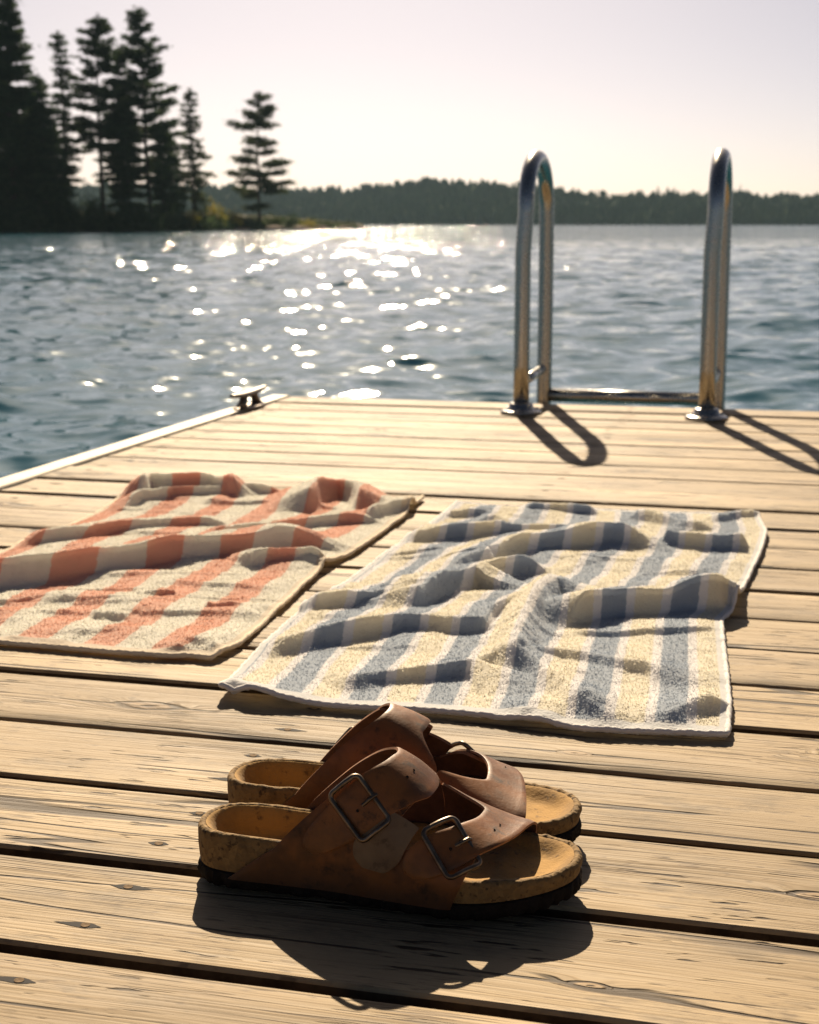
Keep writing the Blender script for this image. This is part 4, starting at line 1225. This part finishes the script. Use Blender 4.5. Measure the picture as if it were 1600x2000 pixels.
    V1 = sheet(BACK, FRONT_O, 0.0, panel_top, 36, 48, 0.0026, 0.0004, seed)
    fin('side_panel', *V1[:2], mats, root, V1[2])
    # rear strap, from the inner sole edge over the instep down to its tail on the outer side
    lift = lambda s: 0.0034 * sstep(0.52, 0.34, s) + 0.0004
    WR = 0.150
    cR0 = smooth_curve([0.1, 0.25, 0.36, 0.5, 0.75, 1.0], [0.104, 0.086, 0.066, 0.050, 0.075, 0.14])
    wR = smooth_curve([0.1, 0.16, 0.30, 0.42, 0.5, 1.0], [0.82, 0.86, 0.90, 0.76, 0.70, 0.70])
    cR = lambda s: BACK(s) / SL + cR0(s)
    def rb(s):
        a = SL * (cR(s) - 0.5 * WR * round_end(s, 0.130, 0.07) * wR(s))
        return a + sstep(0.42, 0.60, s) * (BACK(s) - a)
    def rf(s):
        a = SL * (cR(s) + 0.5 * WR * round_end(s, 0.130, 0.07) * wR(s))
        return a + SL * sstep(0.54, 0.67, s) * (0.620 - a / SL)
    V1 = sheet(rb, rf, 0.130, 1.0, 96, 18, 0.0026, lift, seed + 4)
    rear = fin('strap', *V1[:2], smats, root, V1[2])
    # front strap
    WF = 0.155
    e0 = smooth_curve([0.10, 0.2, 0.28, 0.36, 0.43, 0.5, 0.7], [0.545, 0.598, 0.645, 0.702, 0.735, 0.748, 0.745])
    e1 = smooth_curve([0.10, 0.2, 0.28, 0.36, 0.43, 0.5, 0.60, 0.72, 0.88, 1.0], [0.655, 0.716, 0.768, 0.814, 0.838, 0.850, 0.862, 0.868, 0.862, 0.850])
    cF = lambda s: 0.5 * (e0(s) + e1(s))
    def ff0(s):
        a = SL * (cF(s) - 0.5 * (e1(s) - e0(s)) * round_end(s, 0.130, 0.08))
        return a + SL * sstep(0.55, 0.68, s) * (0.622 - a / SL)
    def ff1(s): return SL * (cF(s) + 0.5 * (e1(s) - e0(s)) * round_end(s, 0.130, 0.08))
    V1 = sheet(ff0, ff1, 0.130, 1.0, 96, 18, 0.0026, lift, seed + 6)
    front = fin('strap', *V1[:2], smats, root, V1[2])
    # faded tongue of leather lying between the two straps
    wt_ = lambda s: np.sqrt(np.clip(1 - (1 - np.clip((s - 0.120) / 0.05, 0, 1)) ** 2, 0, 1)) * 0.9 + 0.1
    cT = lambda s: np.interp(s, [0.14, 0.36], [0.510, 0.585])
    V1 = sheet(lambda s: SL * (cT(s) - 0.062 * wt_(s)), lambda s: SL * (cT(s) + 0.062 * wt_(s)), 0.125, 0.275, 24, 12, 0.0024, 0.0032, seed + 8)
    fin('tongue', *V1[:2], [M_TONGUE, M_RAW, M_LINING], root, V1[2])
    # buckles
    def buckle(cfun, sc, across, along, parent_, seedb):
        x = SL * float(cfun(sc))
        def at(s_, off): 
            return last_point(np.array(SL * float(cfun(s_)) + off), np.array(s_))
        P = at(sc, 0.0)
        ev = at(sc + 0.02, 0) - at(sc - 0.02, 0); ev /= np.linalg.norm(ev)
        eu = at(sc, 0.004) - at(sc, -0.004); eu -= ev * (eu @ ev); eu /= np.linalg.norm(eu)
        nn = np.cross(eu, ev)
        if nn[1] > 0 and nn[2] < 0: nn = -nn
        if nn[2] < 0: nn = -nn
        C = P + nn * 0.0056
        ds = 0.02 * along / np.linalg.norm(at(sc + 0.02, 0) - P)
        drop = [-(at(sc - ds, 0) - P) @ nn, -(at(sc + ds, 0) - P) @ nn]     # the frame is bent to the strap
        def bend(v): return -nn * drop[1 if v > 0 else 0] * (v / along) ** 2 * 0.95 - nn * (0.0026 * max(0.0, v / along) ** 2)
        r = 0.0042
        pts = []
        for (qx, qy, a0) in ((1, 1, 0), (-1, 1, 90), (-1, -1, 180), (1, -1, 270)):
            for a in np.radians(np.linspace(a0, a0 + 90, 6)):
                u = qx * (across - r) + r * math.cos(a); v = qy * (along - r) + r * math.sin(a)
                pts.append(C + eu * u + ev * v + bend(v))
            nx_ = {(1, 1): (-1, 1), (-1, 1): (-1, -1), (-1, -1): (1, -1), (1, -1): (1, 1)}[(qx, qy)]
            if nx_[0] == qx:
                for t in (0.3, 0.5, 0.7):
                    v = (qy + (nx_[1] - qy) * t) * (along - r); pts.append(C + eu * qx * across + ev * v + bend(v))
        V, F = tube(pts, 0.0019, 10, closed=True)
        b = fin('buckle', V, F, M_BRASS, root)
        pr = [C - ev * along + nn * 0.0004, C - ev * along * 0.2 + nn * 0.0002, C + ev * (along + 0.0018) + nn * 0.0022]
        V, F = tube([C + ev * (along * 0.2) - nn * 0.0022 + bend(along * 0.2), C + ev * (along * 0.72) + nn * 0.0006 + bend(along * 0.72), C + ev * (along + 0.0003) + nn * 0.0026 + bend(along), C + ev * (along + 0.0030) + nn * 0.0004 + bend(along + 0.003)], 0.0014, 8)
        fin('prong', V, F, M_BRASS, b)
        mb = MB()
        for (u, v) in ((0.001, -0.1), (-0.001, 0.38), (0.001, 1.85), (0.0, 2.5)):
            o = at(sc + v * along / 0.16 , u)
            e2 = at(sc + v * along / 0.16 + 0.01, u) - at(sc + v * along / 0.16 - 0.01, u); e2 /= np.linalg.norm(e2)
            n2 = np.cross(eu, e2); n2 = n2 if n2[2] > 0 else -n2
            a = np.linspace(0, 6.283, 9)[:-1]
            lf = float(lift(np.array(sc + v * along / 0.16))) + 0.0007
            ringp = [o + n2 * lf + eu * 0.0011 * math.cos(q) + e2 * 0.0011 * math.sin(q) for q in a]
            mb.add((np.array(ringp + [o + n2 * (lf - 0.001)]), [(i, (i + 1) % 8, 8) for i in range(8)]))
        h = mb
        V = np.concatenate(h.V)
        ho = fin('punch_hole', V, h.F, M_HOLE, parent_); ho['kind'] = 'stuff'
    buckle(cR, 0.16 if mirror else 0.250, 0.0200, 0.0124, rear, 1)
    buckle(cF, 0.20 if mirror else 0.270, 0.0190, 0.0130, front, 2)
    return root

def place_px(heel, toe):
    h, t = pix(*heel), pix(*toe); d = t - h
    return (float(h[0]), float(h[1]), 0.001), math.atan2(d[1], d[0])
loc, rz = place_px((398, 1697), (1132, 1768))
build_sandal('nearer worn brown leather sandal with two buckled straps facing the viewer', loc, rz, False, 1)
loc, rz = place_px((452, 1602), (1116, 1652))
build_sandal('worn brown leather sandal standing behind the nearer one, buckles turned away', loc, rz, True, 20)
